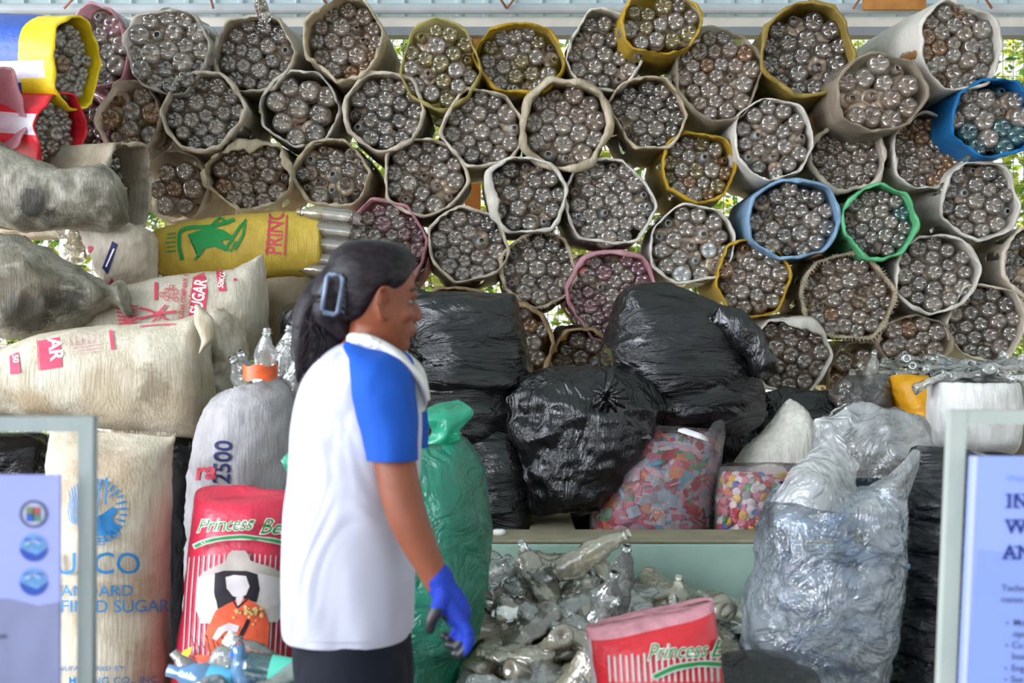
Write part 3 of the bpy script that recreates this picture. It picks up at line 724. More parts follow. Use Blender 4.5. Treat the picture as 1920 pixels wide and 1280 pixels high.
# px, py, rx, ry, material, label, options
SK = [
 (180, 88, 60, 76, S_pink, 'see-through pinkish sack topmost at the far left behind the blue yellow sack', dict(pets=(('pink', 3), ('clear', 3)), recess=.0, cuff=.002, Y=6.0, br=br_big)),
 (315, 94, 78, 80, S_sheerw, 'loose clear sack bulging over the beam, second in the top row', dict(recess=-.01, bulge=.03, cuff=.003, br=br_big)),
 (475, 100, 72, 76, W, 'white sack under the beam with one bottle tipping over its top edge', dict(cuff=.008, br=br_sm)),
 (645, 70, 70, 78, S_cream, 'tall cream sack with torn inner rim crossing the beam', dict(cuff=.006, recess=.06, wobble=.014, pets=BR, br=br_sm, L=.9)),
 (825, 120, 73, 80, S_yellow2, 'yellowish see-through sack with bottles heaped over its top', dict(recess=-.01, bulge=.03, cuff=.002, pets=(('yellow', 4), ('clear', 4)), br=br_sm)),
 (975, 108, 79, 70, S_yellow, 'yellow rimmed sack in the top row beside the wooden post', dict(lin=S_yellow2, cuff=.004, recess=.045, pets=(('clear', 4), ('yellow', 2)), br=br_sm)),
 (1133, 96, 72, 72, S_clean, 'bright white sack in the top row right of the yellow ones', dict(cuff=.006, recess=.02, pets=C_, br=br_sm)),
 (1240, 42, 76, 56, S_yellow, 'highest sack, bottles under wrap with a bright yellow lower edge', dict(cuff=.003, recess=.01, Y=5.75, pets=(('yellow', 2), ('clear', 3)), br=br_sm, lin=S_sheerw)),
 (1347, 138, 80, 86, S_sheer, 'large greyish brown see-through sack below the highest one', dict(recess=.0, cuff=.002, pets=BR, br=br_sm)),
 (1515, 92, 86, 84, S_olive, 'olive yellow sack with a dark inside and a loose string', dict(cuff=.010, recess=.07, pets=(('dark', 1),), br=br_big, Y=5.85, flap=None)),
 (1652, 172, 80, 74, S_sheer, 'brownish see-through sack below the dark olive one', dict(recess=.0, cuff=.002, pets=BR, br=br_big, Y=5.68)),
 (1800, 86, 78, 84, S_clean, 'big white sack top right with its long side showing', dict(axis=(.13, -1, .02), cuff=.003, recess=.01, pets=BR, br=br_sm, L=1.0, Y=5.75)),
 (1866, 222, 78, 74, S_sky, 'strong blue sack at the right edge with teal lining', dict(cuff=.005, recess=.03, pets=(('teal', 4), ('clear', 2)), br=br_big, Y=5.75, lin=S_sky)),
 (242, 222, 60, 68, S_sheer, 'dull see-through sack beside the red striped sack', dict(recess=.0, cuff=.002, pets=BR, br=br_big)),
 (380, 208, 75, 72, W, 'white sack with crisp round mouth below the loose clear one', dict(cuff=.010, recess=.035, pets=DK, br=br_sm)),
 (563, 203, 71, 70, S_clean, 'small clear faced sack showing star shaped bottle ends', dict(recess=-.01, cuff=.003, pets=C_, br=(.040, .045), neck=0, irr=.035)),
 (720, 208, 73, 70, W, 'white rimmed sack below the yellowish pair, off centre left', dict(cuff=.012, recess=.03, pets=DK, br=br_sm)),
 (905, 240, 73, 73, W, 'white sack with a crushed and a white bottle at its right edge', dict(cuff=.008, recess=.02, pets=C_, br=br_sm)),
 (1060, 232, 78, 80, S_cream, 'sack with the thickest folded white rim at the middle', dict(cuff=.024, recess=.05, pets=(('clear', 4), ('brown', 2)), br=br_big, wobble=.008)),
 (1216, 210, 71, 66, S_tan, 'pinkish tan rimmed sack with a shadowed mouth below the bright white one', dict(cuff=.006, recess=.04, pets=DK, br=br_sm, rim=S_cream)),
 (1310, 312, 67, 66, S_yellow, 'yellow sack with fluttering right edge in the third row', dict(cuff=.007, recess=.03, pets=(('clear', 4), ('yellow', 2), ('amber', 1)), br=br_sm)),
 (1450, 260, 71, 77, S_clean, 'clear faced thin rimmed sack under the dark olive one', dict(recess=.0, cuff=.002, pets=C_, br=br_sm)),
 (1592, 292, 65, 66, W, 'white sack with a frayed thick rim left of the red bottle', dict(cuff=.016, recess=.05, pets=BR, br=br_sm, wobble=.01)),
 (1740, 285, 68, 68, S_clean, 'white sack holding one reddish bottle below the big white one', dict(cuff=.006, recess=.02, pets=CB, br=br_sm)),
 (325, 350, 64, 68, S_sheer, 'see-through tan sack beside the dirty white sack mouth', dict(recess=.0, cuff=.002, pets=CB, br=br_big)),
 (468, 325, 76, 66, S_cream, 'torn cream sack with a crumpled flap over its top', dict(cuff=.004, recess=.04, pets=BR, br=br_sm, flap=((95, 55, .28), (20, 25, .15)), wobble=.016)),
 (622, 325, 70, 62, S_cream, 'cream sack with a yellowish lip and a few open bottle necks', dict(cuff=.008, recess=.03, pets=DK, br=br_sm, neck=.4)),
 (795, 330, 75, 72, W, 'thin white rimmed sack showing many round bottle necks', dict(cuff=.005, recess=.015, pets=C_, br=br_sm, neck=.35)),
 (985, 365, 75, 71, S_clean, 'white sack with a smooth inner flap along its left side', dict(cuff=.007, recess=.03, pets=DK, br=br_sm, flap=((185, 70, .24),), neck=.3)),
 (1142, 380, 82, 83, S_clean, 'widest clear faced sack at the middle with a thin white rim', dict(recess=.0, cuff=.004, pets=C_, br=br_sm)),
 (1298, 458, 76, 75, S_clean, 'pale clear faced sack left of the blue rimmed one', dict(recess=.0, cuff=.003, pets=(('clear', 5), ('white', 1)), br=br_sm)),
 (1488, 410, 84, 74, S_blue, 'large sack with a faded blue rim', dict(cuff=.011, recess=.03, pets=DK, br=br_sm, neck=.2, Y=5.8)),
 (1650, 415, 68, 66, S_green, 'sack with a bright green rim', dict(cuff=.011, recess=.035, pets=(('dark', 4), ('teal', 1), ('clear', 2)), br=br_sm, neck=.2, Y=5.8)),
 (1838, 376, 75, 70, S_clean, 'thin white rimmed sack with open necks below the strong blue one', dict(cuff=.006, recess=.01, pets=C_, br=br_sm, neck=.35)),
 (1925, 490, 42, 62, S_white, 'white sack cut off by the right edge halfway down', dict(cuff=.008, recess=.03, pets=DK, br=br_sm)),
 (722, 462, 77, 84, S_pink, 'pink and green rimmed sack behind the person', dict(cuff=.006, recess=.02, pets=(('pink', 3), ('clear', 4)), br=br_sm)),
 (877, 458, 72, 69, S_white, 'thin rimmed sack just right of the person', dict(cuff=.005, recess=.01, pets=C_, br=br_sm)),
 (1010, 504, 70, 67, S_cream, 'fuzzy rimmed sack above the tall black bag', dict(cuff=.008, recess=.02, pets=C_, br=br_sm, fray=500)),
 (1152, 556, 86, 86, S_pink, 'sack with a wide pink rim and one orange bottle end', dict(cuff=.012, recess=.03, pets=(('pink', 4), ('clear', 3)), br=br_sm)),
 (1412, 522, 70, 72, S_yellow, 'yellow bodied sack below the blue rimmed one', dict(cuff=.002, recess=.0, pets=CB, br=br_sm)),
 (1590, 558, 88, 79, S_tan, 'sack with a thick hairy frayed rim below the green one', dict(cuff=.008, recess=.01, pets=BR, br=br_sm, fray=900, rim=S_cream)),
 (1755, 512, 76, 73, S_clean, 'white rimmed sack right of the hairy frayed one', dict(cuff=.006, recess=.01, pets=C_, br=br_sm)),
 (1850, 605, 74, 72, S_white, 'dark filled sack with a teal stained edge near the right side', dict(cuff=.004, recess=.03, pets=DK, br=br_sm)),
 (968, 640, 66, 68, S_tan, 'tan sack half hidden behind the tall black bag', dict(cuff=.012, recess=.02, pets=CB, br=br_sm)),
 (1092, 672, 60, 52, S_tan, 'brown shaded sack under the pink rimmed one', dict(cuff=.006, recess=.05, pets=BR, br=br_sm)),
 (1485, 665, 74, 72, S_clean, 'white sack with a dirty flap beside the crumpled black bag tail', dict(cuff=.006, recess=.02, pets=BR, br=br_sm, flap=((70, 50, .3),))),
 (1612, 705, 60, 64, S_sheer, 'brownish see-through sack behind the loose bag of bottles', dict(recess=.0, cuff=.002, pets=BR, br=br_big)),
 (1717, 640, 66, 48, S_sheer, 'flattened brown see-through sack under the white rimmed one', dict(recess=.0, cuff=.003, pets=BR, br=br_sm)),
 (860, 600, 70, 62, S_tan, 'tan sack hidden behind the tall black bag, its grey end just showing above', dict(recess=.02, Y=5.85)),
 (790, 610, 60, 60, S_white, 'white sack in the shade behind the face of the person', dict(recess=.02, Y=5.9)),
 (560, 640, 70, 66, S_tan, 'tan sack low in the stack behind the small black bag', dict(recess=.02, Y=5.9)),
 (655, 585, 66, 66, S_white, 'white sack low in the stack behind the hair of the person', dict(recess=.02, Y=5.9)),
 (710, 705, 66, 66, S_white, 'white sack at the foot of the stack behind the shoulder of the person', dict(recess=.02, Y=5.9)),
 (620, 755, 66, 66, S_tan, 'tan sack at the foot of the stack behind the back of the person', dict(recess=.02, Y=5.9)),
]
OWN = {1: 'loose clear sack bulging over the beam', 15: 'small sack with star shaped ends', 18: 'sack with the thickest folded white rim', 27: 'thin white rimmed sack of round necks', 29: 'widest clear faced sack at the middle', 9: 'dark olive yellow sack', 31: 'large faded blue rimmed sack'}
for i, (px, py, rx, ry, m, lab, kw) in enumerate(SK):
    rg = random.Random(i); kw = dict(kw); kw.setdefault('Y', 5.9 + rg.uniform(-.06, .06)); kw.setdefault('L', rg.uniform(.72, .86))
    kw.setdefault('axis', (rg.uniform(-.04, .04), -1, rg.uniform(-.04, .03)))
    own = (ll(OWN[i]), 'bottles in the ' + OWN[i]) if i in OWN else None
    kw.setdefault('br', br_sm); kw.setdefault('cuff', .008)
    kw['cuff'] *= .75; kw['wobble'] = kw.get('wobble', .006) + .002
    filled_sack(px, py, rx * 1.03, ry * 1.03, m, lab, seed=i + 1, own=own, **kw)
# a bottle tipping over the edge, and an orange one
o = bottle_obj(BASE_T[2], Matrix.Translation(P(497, 36, 5.86)) @ Matrix.Rotation(math.radians(70), 4, 'X') @ Matrix.Scale(.75, 4), 'clear', 'clear bottle tipping over the top edge of a white sack under the beam', None, 'base2')
# ------------------------------------------------------------------ loose sacks and bags
def loftbag(name, rows, Y, mat, label, prints=(), cat='sack', loc=None, facemat=None, parent=None, group=None, **kw):
    lf = Loft(rows, Y, **kw); b = MB(); lf.put(b, mat, facemat)
    if prints:
        bv = bvh_of(b)
        for q, (sh, m) in enumerate(prints): print_on(b, bv, sh, m, off=.0015 + .00025 * q)
    if loc is None:
        g = lf.G.reshape(-1, 3); loc = (float(g[:, 0].mean()), float(g[:, 1].mean()), float(g[:, 2].min()))
    if parent is not None: return b.build(name, parent)
    o = b.build(name, loc=loc); tag(o, label, cat, group); o['_'] = 0; del o['_']; return o
K_red = mat_plain('faded_red_ink', '#b23a4a', .6, .2, .10, 30); K_pink = mat_plain('bright_pink_red_ink', '#d04a62', .6, .2, .10, 30)
K_blue = mat_plain('blue_ink', '#2f74a8', .6, .2, .12, 30); K_navy = mat_plain('navy_ink', '#2a2f5a', .6, .2, .08, 30)
K_white = mat_plain('white_ink', '#e8e2dc', .6, .2, .05); K_green = mat_plain('green_ink', '#2f8a52', .6, .2, .1, 30)
K_yell = mat_plain('yellow_ink', '#e0be28', .6, .2, .1); K_black = mat_plain('black_ink', '#201c22', .6, .2, .05)
K_orange = mat_plain('orange_ink', '#d0583a', .6, .2, .15, 40); K_dgreen = mat_plain('dark_green_ink', '#1f7a3c', .6, .2, .1)
S_dirty = mat_sack('very_dirty_white_sack_cloth', '#a39d90', dirt='#4c4638', dirt_amt=.85, trans=.12, stains=((62, 385, 4.88, .055, '#2c2b27', .9), (95, 410, 4.9, .03, '#2c2b27', .8), (60, 545, 4.66, .12, '#5a5040', .8), (130, 575, 4.7, .07, '#2e2d28', .85), (45, 600, 4.66, .08, '#2e2d28', .8), (20, 470, 4.66, .04, '#6a6152', .6)))
S_sugar = mat_sack('stained_white_sack_cloth', '#b9b1a2', dirt='#8d795a', dirt_amt=.6, trans=.15)
S_front = mat_sack('creamy_stained_sack_cloth', '#cbc3b0', dirt='#8a7452', dirt_amt=.55, trans=.15, stains=((287, 725, 4.33, .055, '#7a6a54', .75), (335, 665, 4.34, .018, '#7a6a54', .7), (60, 760, 4.35, .05, '#a08a6a', .6), (200, 780, 4.35, .08, '#b5a488', .5)))
S_stand = mat_sack('upright_sugar_sack_cloth', '#c4bba8', dirt='#93785a', dirt_amt=.6, trans=.12)
S_print = mat_sack('yellow_printed_sack_cloth', '#c6aa48', dirt='#93792c', dirt_amt=.4, trans=.3)
BB = mat_blackbag(strength=.6, scale=4, rough=.2); BB2 = mat_blackbag('black_bag_film_sideways', stretch=(.8, 2, 3.6), scale=3.5, strength=.65, rough=.2)
BB3 = mat_blackbag('black_bag_film_fine', stretch=(1, 1.5, 5), scale=5, strength=.6, rough=.22, col='#0e0f14')
cr_w = (.010, (7, 7, 7)); cr_f = (.004, (22, 22, 22))

# --- left stack, mouths facing right
def paint_byw(ang, z):
    a = ang % 360
    if z > -.10: return K_yell if not (70 < a < 120 and False) else None
    if 150 < a < 185 or a > 355: return K_white
    return K_blue2
K_blue2 = mat_plain('blue_printed_cloth', '#2f4f9c', .45, .4, .12, 20, .3, 50); K_yc = mat_plain('yellow_printed_cloth', '#e2c21c', .45, .4, .10, 20, .3, 50)
K_rc = mat_plain('red_printed_cloth', '#cf2330', .45, .4, .12, 20, .3, 50); K_wc = mat_plain('white_printed_cloth', '#cfcbd2', .45, .4, .10, 20, .3, 50)
def band(hot):
    def f(ang, z):
        a = (ang - 90) % 360      # 0 top, grows towards the person side of the sack
        return hot(a, z)
    return f
def p_byw(a, z):
    # facing the viewer roughly a 220..320
    q = (a + 0) % 360
    if 208 < q < 0: return None
    h = math.sin(math.radians(a + 90))        # height on the sack
    if z > -.13: return K_wc if -.42 < h < -.02 and z < -.03 else K_yc
    if -.5 < h < -.02: return K_wc
    return K_blue2 if z < -.13 else K_yc
def p_rw(a, z):
    h = math.sin(math.radians(a + 90))
    return K_wc if -.15 < h < .42 else K_rc
filled_sack(140, 118, .14, .172, K_blue2, 'blue, yellow and white striped sack lying on top at the far left', Y=5.35, L=.75, axis=(.93, -.38, -.05), world_r=True, seed=61, paint=band(p_byw), rim=K_yc, lin=K_yc, cuff=.003, recess=.0, br=br_sm, pets=CB, flare=.1)
filled_sack(112, 250, .13, .145, K_rc, 'red sack with a white stripe below the blue and yellow one', Y=5.3, L=.75, axis=(.86, -.48, -.12), world_r=True, seed=62, paint=band(p_rw), rim=K_rc, lin=K_rc, cuff=.003, recess=.01, br=br_sm, pets=(('pink', 2), ('brown', 2), ('clear', 2)))
filled_sack(0, 205, .09, .16, S_pink, 'sheer pink sack cut off at the far left edge', Y=5.15, L=.5, axis=(.7, -.7, 0), world_r=True, seed=63, fill=False, cuff=.003, recess=.01, pets=(('pink', 1),))
filled_sack(160, 242, 44, 66, S_pink, 'sheer pink sack tucked behind the red striped one', Y=5.95, L=.6, seed=64, cuff=.003, recess=.01, pets=(('pink', 1),), br=br_sm)
filled_sack(240, 350, .125, .17, S_sugar, 'dirty white sack turned sideways with a deep dark mouth', Y=5.3, L=.8, axis=(.86, -.5, .0), world_r=True, seed=65, cuff=.004, recess=.08, wobble=.016, br=br_sm, pets=DK, fray=260, irr=.09)
loftbag('bottle_sack', [(-60, 262, -60, 420, .12), (0, 268, -10, 428, .17), (60, 300, 50, 432, .17), (130, 318, 140, 428, .15), (190, 312, 215, 430, .12), (215, 330, 240, 415, .08)], 5.05, S_dirty,
        'grey sack with a black stain, topmost of the filthy pair at the left edge', seed=3, wr=(.016, (6, 6, 6)), wr2=cr_f)
loftbag('bottle_sack', [(-80, 430, -60, 620, .12), (-10, 436, -10, 628, .2), (60, 452, 50, 634, .2), (120, 492, 105, 622, .17), (175, 520, 185, 590, .11), (205, 540, 215, 575, .06), (225, 530, 240, 590, .06), (232, 538, 245, 585, .02)], 4.85, S_dirty,
        'large filthy grey sack lying knotted at the left edge', seed=4, wr=(.018, (6, 6, 6)), wr2=cr_f)
S_navy = mat_plain('navy_logo_ink', '#242652', .6, .2, .1)
loftbag('bottle_sack', [(150, 430, 190, 395, .08), (185, 500, 245, 420, .13), (195, 540, 285, 440, .13), (190, 560, 290, 520, .08), (200, 575, 290, 528, .02)], 5.2, S_white,
        'white sack end with a red and a navy patch left of the yellow sack', seed=5, sq=2.8,
        prints=[(poly2d([(155, 478), (168, 460), (176, 464), (163, 486)]), K_red), (poly2d([(192, 502), (211, 452), (221, 458), (202, 514)]), S_navy),
                (poly2d([(197, 545), (210, 520), (214, 528), (201, 558)]), K_red), (stroke2d([(199, 500), (214, 466)], 3), K_white), (stroke2d([(158, 480), (166, 467)], 2), K_yell)])
# bottles showing through beside it
for k, (x, y, r) in enumerate(((140, 470, -60), (150, 445, -75), (262, 470, 80), (272, 500, 60))):
    bottle_obj(CRUSH_T[k], Matrix.Translation(P(x, y + 20, 5.28 + .05 * k)) @ Matrix.Rotation(math.radians(r + 60), 4, 'Y') @ Matrix.Rotation(.3, 4, 'X'), 'dusty', 'dusty crushed bottle beside the white sack end with the red and navy patches', 'bottles beside the patched white sack end', 'crush%d' % k)

# yellow printed sack
pr = [(tpx('PRINCE', 508, 478, 44, rot=88, bold=.02, xs=.62), K_red), (stroke2d([(521, 500), (527, 404)], 26)[0:2], K_red)]
pr = [(tpx('PRINCE', 526, 478, 30, rot=86, bold=.02, xs=.72), K_red), (stroke2d([(500, 478), (506, 406)], 3), K_red), (stroke2d([(533, 478), (538, 404)], 3), K_red)]
pr += [(stroke2d(smooth2d([(342, 487), (336, 455), (345, 430), (400, 424), (440, 412)]), 7), K_dgreen), (poly2d([(352, 440), (395, 425), (420, 432), (440, 446), (415, 452), (428, 468), (405, 462), (385, 466), (372, 484), (380, 455)]), K_dgreen),
       (stroke2d([(420, 470), (450, 425), (460, 412), (456, 440), (440, 468)], 5), K_dgreen), (stroke2d([(395, 425), (412, 408), (430, 420)], 5), K_dgreen), (stroke2d([(365, 488), (380, 462)], 4), K_dgreen), (stroke2d([(405, 462), (432, 470), (442, 452)], 4), K_dgreen)]
for yy in (440, 448, 456, 464, 472): pr.append((stroke2d([(312 + (yy % 3), yy), (330, yy - 2)], 2.2), K_dgreen))
loftbag('bottle_sack', [(286, 440, 296, 500, .06), (296, 430, 300, 520, .13), (340, 420, 335, 532, .16), (420, 407, 415, 534, .17), (520, 399, 525, 528, .17), (590, 396, 600, 528, .165), (608, 398, 612, 526, .16), (612, 404, 614, 518, .12)], 5.45, S_print,
        'yellow printed sack with a green drawing, lying sideways behind the person', prints=pr, seed=6, wr=(.006, (7, 7, 7)), wr2=(.0025, (25, 25, 25)))
k = 0
for yy in (412, 440, 468, 496, 516):
    for dx, dy in ((0, 0), (.0, .10), (.01, -.08)):
        c = P(612 + 6 * ((k * 7) % 3), yy, 5.43); r = .72 + .1 * ((k * 5) % 3)
        bottle_obj(CRUSH_T[k % 12] if k % 3 == 0 else BASE_T[k % 6], Matrix.Translation((c[0] + .10, c[1] - dy, c[2])) @ Matrix.Rotation(math.radians(-90 + (k % 3) * 6), 4, 'Y') @ Matrix.Scale(r, 4), 'dusty' if k % 3 == 0 else 'clear', 'clear bottle poking out of the open end of the yellow printed sack', 'bottles at the mouth of the yellow printed sack', ('crush%d' % (k % 12)) if k % 3 == 0 else 'base%d' % (k % 6)); k += 1

# brown see-through sack behind, beside the sugar sack
loftbag('bottle_sack', [(490, 525, 585, 520, .10), (485, 560, 590, 555, .14), (482, 620, 588, 620, .15), (480, 700, 590, 700, .15), (480, 780, 590, 780, .1), (490, 800, 580, 800, .04)], 5.35, mat_sack('brown_sheer_sack_cloth', '#8f7e68', dirt_amt=.4, trans=.3), 'brown dusty sack standing between the sugar sack and the person', seed=8)
# white sugar sack lying behind
pr = [(poly2d([(355, 588), (362, 520), (384, 511), (389, 545), (383, 600), (358, 600)]), K_red), (tpx('SUGAR', 377, 590, 24, rot=80, bold=.035, xs=.62), K_white),
      (tpx('SUGAR COMPANY, INC.', 344, 600, 9.5, rot=84, bold=.03, xs=.72), K_red), (tpx('San Nicolas, Batac', 355, 600, 6, rot=84, bold=.02), K_red),
      (poly2d([(404, 503), (416, 502), (424, 545), (411, 547)]), K_red), (tpx('50KG', 418, 541, 11, rot=80, bold=.03, xs=.8), K_white), (stroke2d([(293, 530), (293, 563)], 6), K_red),
      (disc2d(441, 525, 3), K_red), (disc2d(435, 505, 2), K_red)]
for x, y in ((304, 553), (313, 546), (322, 540), (322, 556), (313, 560), (330, 548), (331, 562)): pr.append((ring2d(x, y, 3.4, 5.0, 14), K_red))
for pts in ([(262, 578), (285, 584), (296, 588), (312, 572)], [(258, 598), (285, 592), (298, 590), (318, 604)], [(296, 588), (332, 584)], [(300, 592), (285, 606)]): pr.append((stroke2d(smooth2d(pts), 4), K_red))
for q in range(7):
    y = 570 + q * 6; pr.append((stroke2d(smooth2d([(232, y - 6), (246, y + 4), (260, y + 5 - q)], 8), [5, 3, 3, 3, 2, 2, 2, 1]), K_red)); pr.append((stroke2d([(218 + q, 572 + q * 7), (236, 576 + q * 6), (250, 574 + q * 5)], 3), K_red))
loftbag('sugar_sack', [(120, 600, 120, 665, .05), (160, 570, 150, 675, .12), (215, 540, 205, 680, .17), (300, 522, 290, 690, .18), (380, 512, 375, 690, .18), (450, 500, 455, 680, .15), (480, 482, 490, 662, .10), (492, 476, 502, 640, .04), (494, 480, 503, 636, .01)], 5.05, S_sugar,
        'stained white sack with red sugar print lying below the yellow one', prints=pr, seed=9, wr=(.008, (6, 6, 6)), wr2=(.003, (20, 20, 20)), sq=2.2)
# front white sack
pr = [(poly2d([(72, 640), (112, 632), (117, 688), (76, 694)]), K_pink), (tpx('AR', 90, 636, 26, rot=-82, bold=.04, xs=.9), K_white), (stroke2d([(70, 637), (73, 694)], 1.6), K_pink),
      (poly2d([(18, 668), (35, 660), (39, 698), (20, 702)]), K_pink), (tpx('50', 24, 666, 11, rot=-82, bold=.03), K_white),
      (stroke2d([(208, 620), (212, 656)], 7), K_pink), (stroke2d(smooth2d([(262, 613), (290, 610), (330, 608)]), 2), K_pink)]
for q in range(6): pr.append((stroke2d([(128 + q * 11, 632 - q), (130 + q * 11, 648 - q)], 2.2), mat_plain('faint_pink_ink', '#d9a3a8', .7, .2, .1)))
for q in range(3): pr.append((stroke2d([(135, 652 + q * 6), (190, 645 + q * 6)], 1.4), MATS['faint_pink_ink']))
loftbag('sugar_sack', [(-120, 700, -110, 770, .06), (-60, 675, -60, 775, .14), (10, 655, 0, 780, .2), (80, 628, 80, 785, .22), (200, 612, 190, 800, .22), (290, 606, 290, 812, .22), (350, 598, 365, 820, .20), (378, 590, 385, 815, .16), (385, 600, 392, 800, .10), (384, 620, 388, 780, .06)], 4.55, S_front,
        'long creamy white sack with pink print, nearest of the lying sacks', prints=pr, seed=10, wr=(.008, (5, 5, 5)), wr2=(.004, (18, 18, 18)), sq=2.5)
loftbag('sack_flap', [(366, 572, 372, 570, .01), (364, 590, 398, 596, .02), (366, 610, 402, 622, .025), (378, 640, 400, 636, .02), (372, 665, 382, 655, .01)], 4.40, S_front, None, parent=bpy.data.objects['sugar_sack.001'], seed=11, wr=(.003, (12, 12, 12)), wr2=(0, (1, 1, 1)))
loftbag('bottle_sack', [(395, 585, 410, 580, .03), (388, 610, 440, 600, .10), (392, 660, 458, 650, .12), (390, 700, 455, 690, .10), (385, 760, 430, 720, .08), (380, 800, 400, 760, .03)], 4.75, S_sugar, 'brownish crumpled sack end behind the long creamy sack beside the person', seed=12, wr=(.018, (8, 8, 8)))

# 2500 sack
pr = [(tpx('2500', 430, 908, 34, rot=86, bold=.03, xs=.88), K_navy), (tpx('ra', 366, 899, 34, rot=4, bold=.06, shear=.2), K_red)]
loftbag('bottle_sack', [(425, 735, 520, 705, .10), (400, 752, 548, 722, .14), (380, 790, 556, 760, .17), (362, 860, 560, 840, .18), (355, 920, 560, 930, .18), (352, 1050, 560, 1050, .18), (350, 1300, 560, 1300, .18), (360, 1440, 550, 1440, .16), (370, 1451, 540, 1451, .10)], 4.42, mat_sack('pale_grey_white_sack_cloth', '#adabae', dirt_amt=.3, trans=.2),
        'pale sack with large navy digits standing behind the red rice sack', prints=pr, seed=13, wr=(.012, (7, 7, 7)), n=70)
for k, (x, y, rx_, rz) in enumerate(((492, 690, 8, 5), (512, 700, -4, 12), (478, 705, 15, -10), (530, 712, 5, 25), (500, 715, 20, -25), (520, 685, -10, 8))):
    o = bottle_obj(CRUSH_T[(k + 3) % 12], Matrix.Translation(P(x, y + 70, 4.40 + .04 * (k % 3))) @ Euler((math.radians(rx_), math.radians(rz), 0)).to_matrix().to_4x4(), 'clean', 'clear bottle standing neck up in the pale sack with navy digits', 'bottles in the pale sack with navy digits', 'crush%d' % ((k + 3) % 12))
b = MB(); c = P(486, 698, 4.28)
b.rings([[(c[0] + .052 * math.cos(a), 4.30 - .05 * math.sin(a), c[2] + z + .004 * math.sin(a * 5)) for a in np.linspace(-.2, 3.3, 20)] for z in (-.022, 0, .022)], mat_plain('orange_label_paper', '#dd5a24', .4, .4, .25, 30), caps=False, closed=False)
o = b.build('bottle_label', loc=c); tag(o, 'orange label on a clear bottle behind the person', 'label')

# standing sugar sack
pr = []
def arcbits(cx, cyy, r):
    out = [(disc2d(cx + 12, cyy + 34, 34, 13), K_blue), (poly2d([(cx + 2, cyy + 38), (cx + 4, cyy + 12), (cx + 20, cyy + 2), (cx + 34, cyy - 8), (cx + 42, cyy + 4), (cx + 34, cyy + 10), (cx + 36, cyy + 38)]), K_blue)]
    for k in range(16):
        a = math.radians(-100 + k * 12); out.append((stroke2d([(cx + math.cos(a) * (r - 2), cyy + math.sin(a) * (r - 2)), (cx + math.cos(a) * (r - 15 - 6 * (k % 3)), cyy + math.sin(a) * (r - 12 - 6 * (k % 3)))], [5, 2]), K_blue))
    for k in range(13):
        x = cx - 46 + k * 4.6; h = math.sqrt(max(0, r * r - (x - cx) ** 2)); 
        out.append((stroke2d(smooth2d([(x, cyy - h + 4), (x + 2.5, cyy - h * .5), (x - 2, cyy), (x + 2, cyy + h * .6 - 4)], 14), 1.7 + (k % 3) * .5), K_blue))
    for k in range(4): out.append((stroke2d([(cx - 18, cyy + 46 + k * 6), (cx + 50 - k * 10, cyy + 44 + k * 6)], 2.5), K_blue))
    out.append((stroke2d([(cx + 24, cyy - 60), (cx + 21, cyy - 10)], 4), K_blue))
    return out
pr += arcbits(178, 957, 62)
pr += [(tpx('BUSCO', 78, 1075, 42, bold=.012, xs=.98), K_blue), (tpx('STANDARD', 88, 1116, 21, bold=.01, xs=1.05), K_blue), (tpx('REFINED SUGAR', 85, 1146, 23, bold=.01, xs=.98), K_blue),
       (tpx('MANUFACTURED BY:', 92, 1255, 9, bold=.01, xs=1.2), K_blue), (tpx('MILLING CO., INC.', 132, 1279, 13, bold=.01, xs=1.1), K_blue)]
loftbag('sugar_sack', [(92, 806, 328, 818, .015), (94, 815, 328, 826, .03), (92, 850, 322, 850, .09), (90, 930, 318, 930, .15), (92, 1050, 312, 1050, .17), (96, 1200, 314, 1200, .175), (96, 1350, 316, 1350, .18), (95, 1500, 318, 1500, .17), (105, 1556, 305, 1556, .14)], 3.95, S_stand,
        'upright dirty white sack with blue sugar print behind the left sign stand', prints=pr, seed=14, wr=(.007, (5, 5, 4)), wr2=(.003, (16, 16, 16)), n=80, sq=2.3)
b = MB(); rg = random.Random(2)
for k in range(120):
    x = 92 + 236 * k / 119; y = 806 + 12 * k / 119; c = Vector(P(x, y, 3.95)); b.tube([c + Vector((0, 0, -.006)), c + Vector((rg.uniform(-.003, .003), rg.uniform(-.006, .006), rg.uniform(.004, .012)))], .0012, S_stand, 4)
b.build('stitched_hem', bpy.data.objects['sugar_sack.002'])

# red rice sack
def princess(x, y, s, rot, extra=''):
    out = []
    for (m, bo) in ((K_white, .075), (K_dgreen, .012)):
        out.append((tpx('Princess' + extra, x, y, s, rot=rot, shear=.45, bold=bo, xs=.92, space=.95), m))
        out.append((None, None))
    return [o for o in out if o[0]]
R_red = mat_plain('red_woven_print', '#c32a44', .35, .5, .10, 6, .35, 60); R_pale = mat_plain('pale_pink_woven_edge', '#c98a94', .5, .35, .2, 30, .4, 60)
R_w = mat_plain('whitish_print', '#b8b0ae', .5, .3, .08, 14); R_face = mat_plain('pale_face_ink', '#bcb2b2', .5, .3, .03); R_gold = mat_plain('pale_gold_ink', '#c8b070', .6, .2, .2, 60)
pr = []
for k in range(21):
    x = 352 + k * 9.4; ya, yb_ = 1036 + abs(k - 10) * .8, 1230
    pr.append((stroke2d([(x + 4, ya), (x - 2, 1120), (x - 8, yb_)], 2.2), R_w))
pr.append((poly2d([(374, 1085), (384, 1072), (400, 1066), (505, 1066), (524, 1072), (534, 1090), (532, 1140), (518, 1165), (380, 1168), (370, 1140)]), R_w))
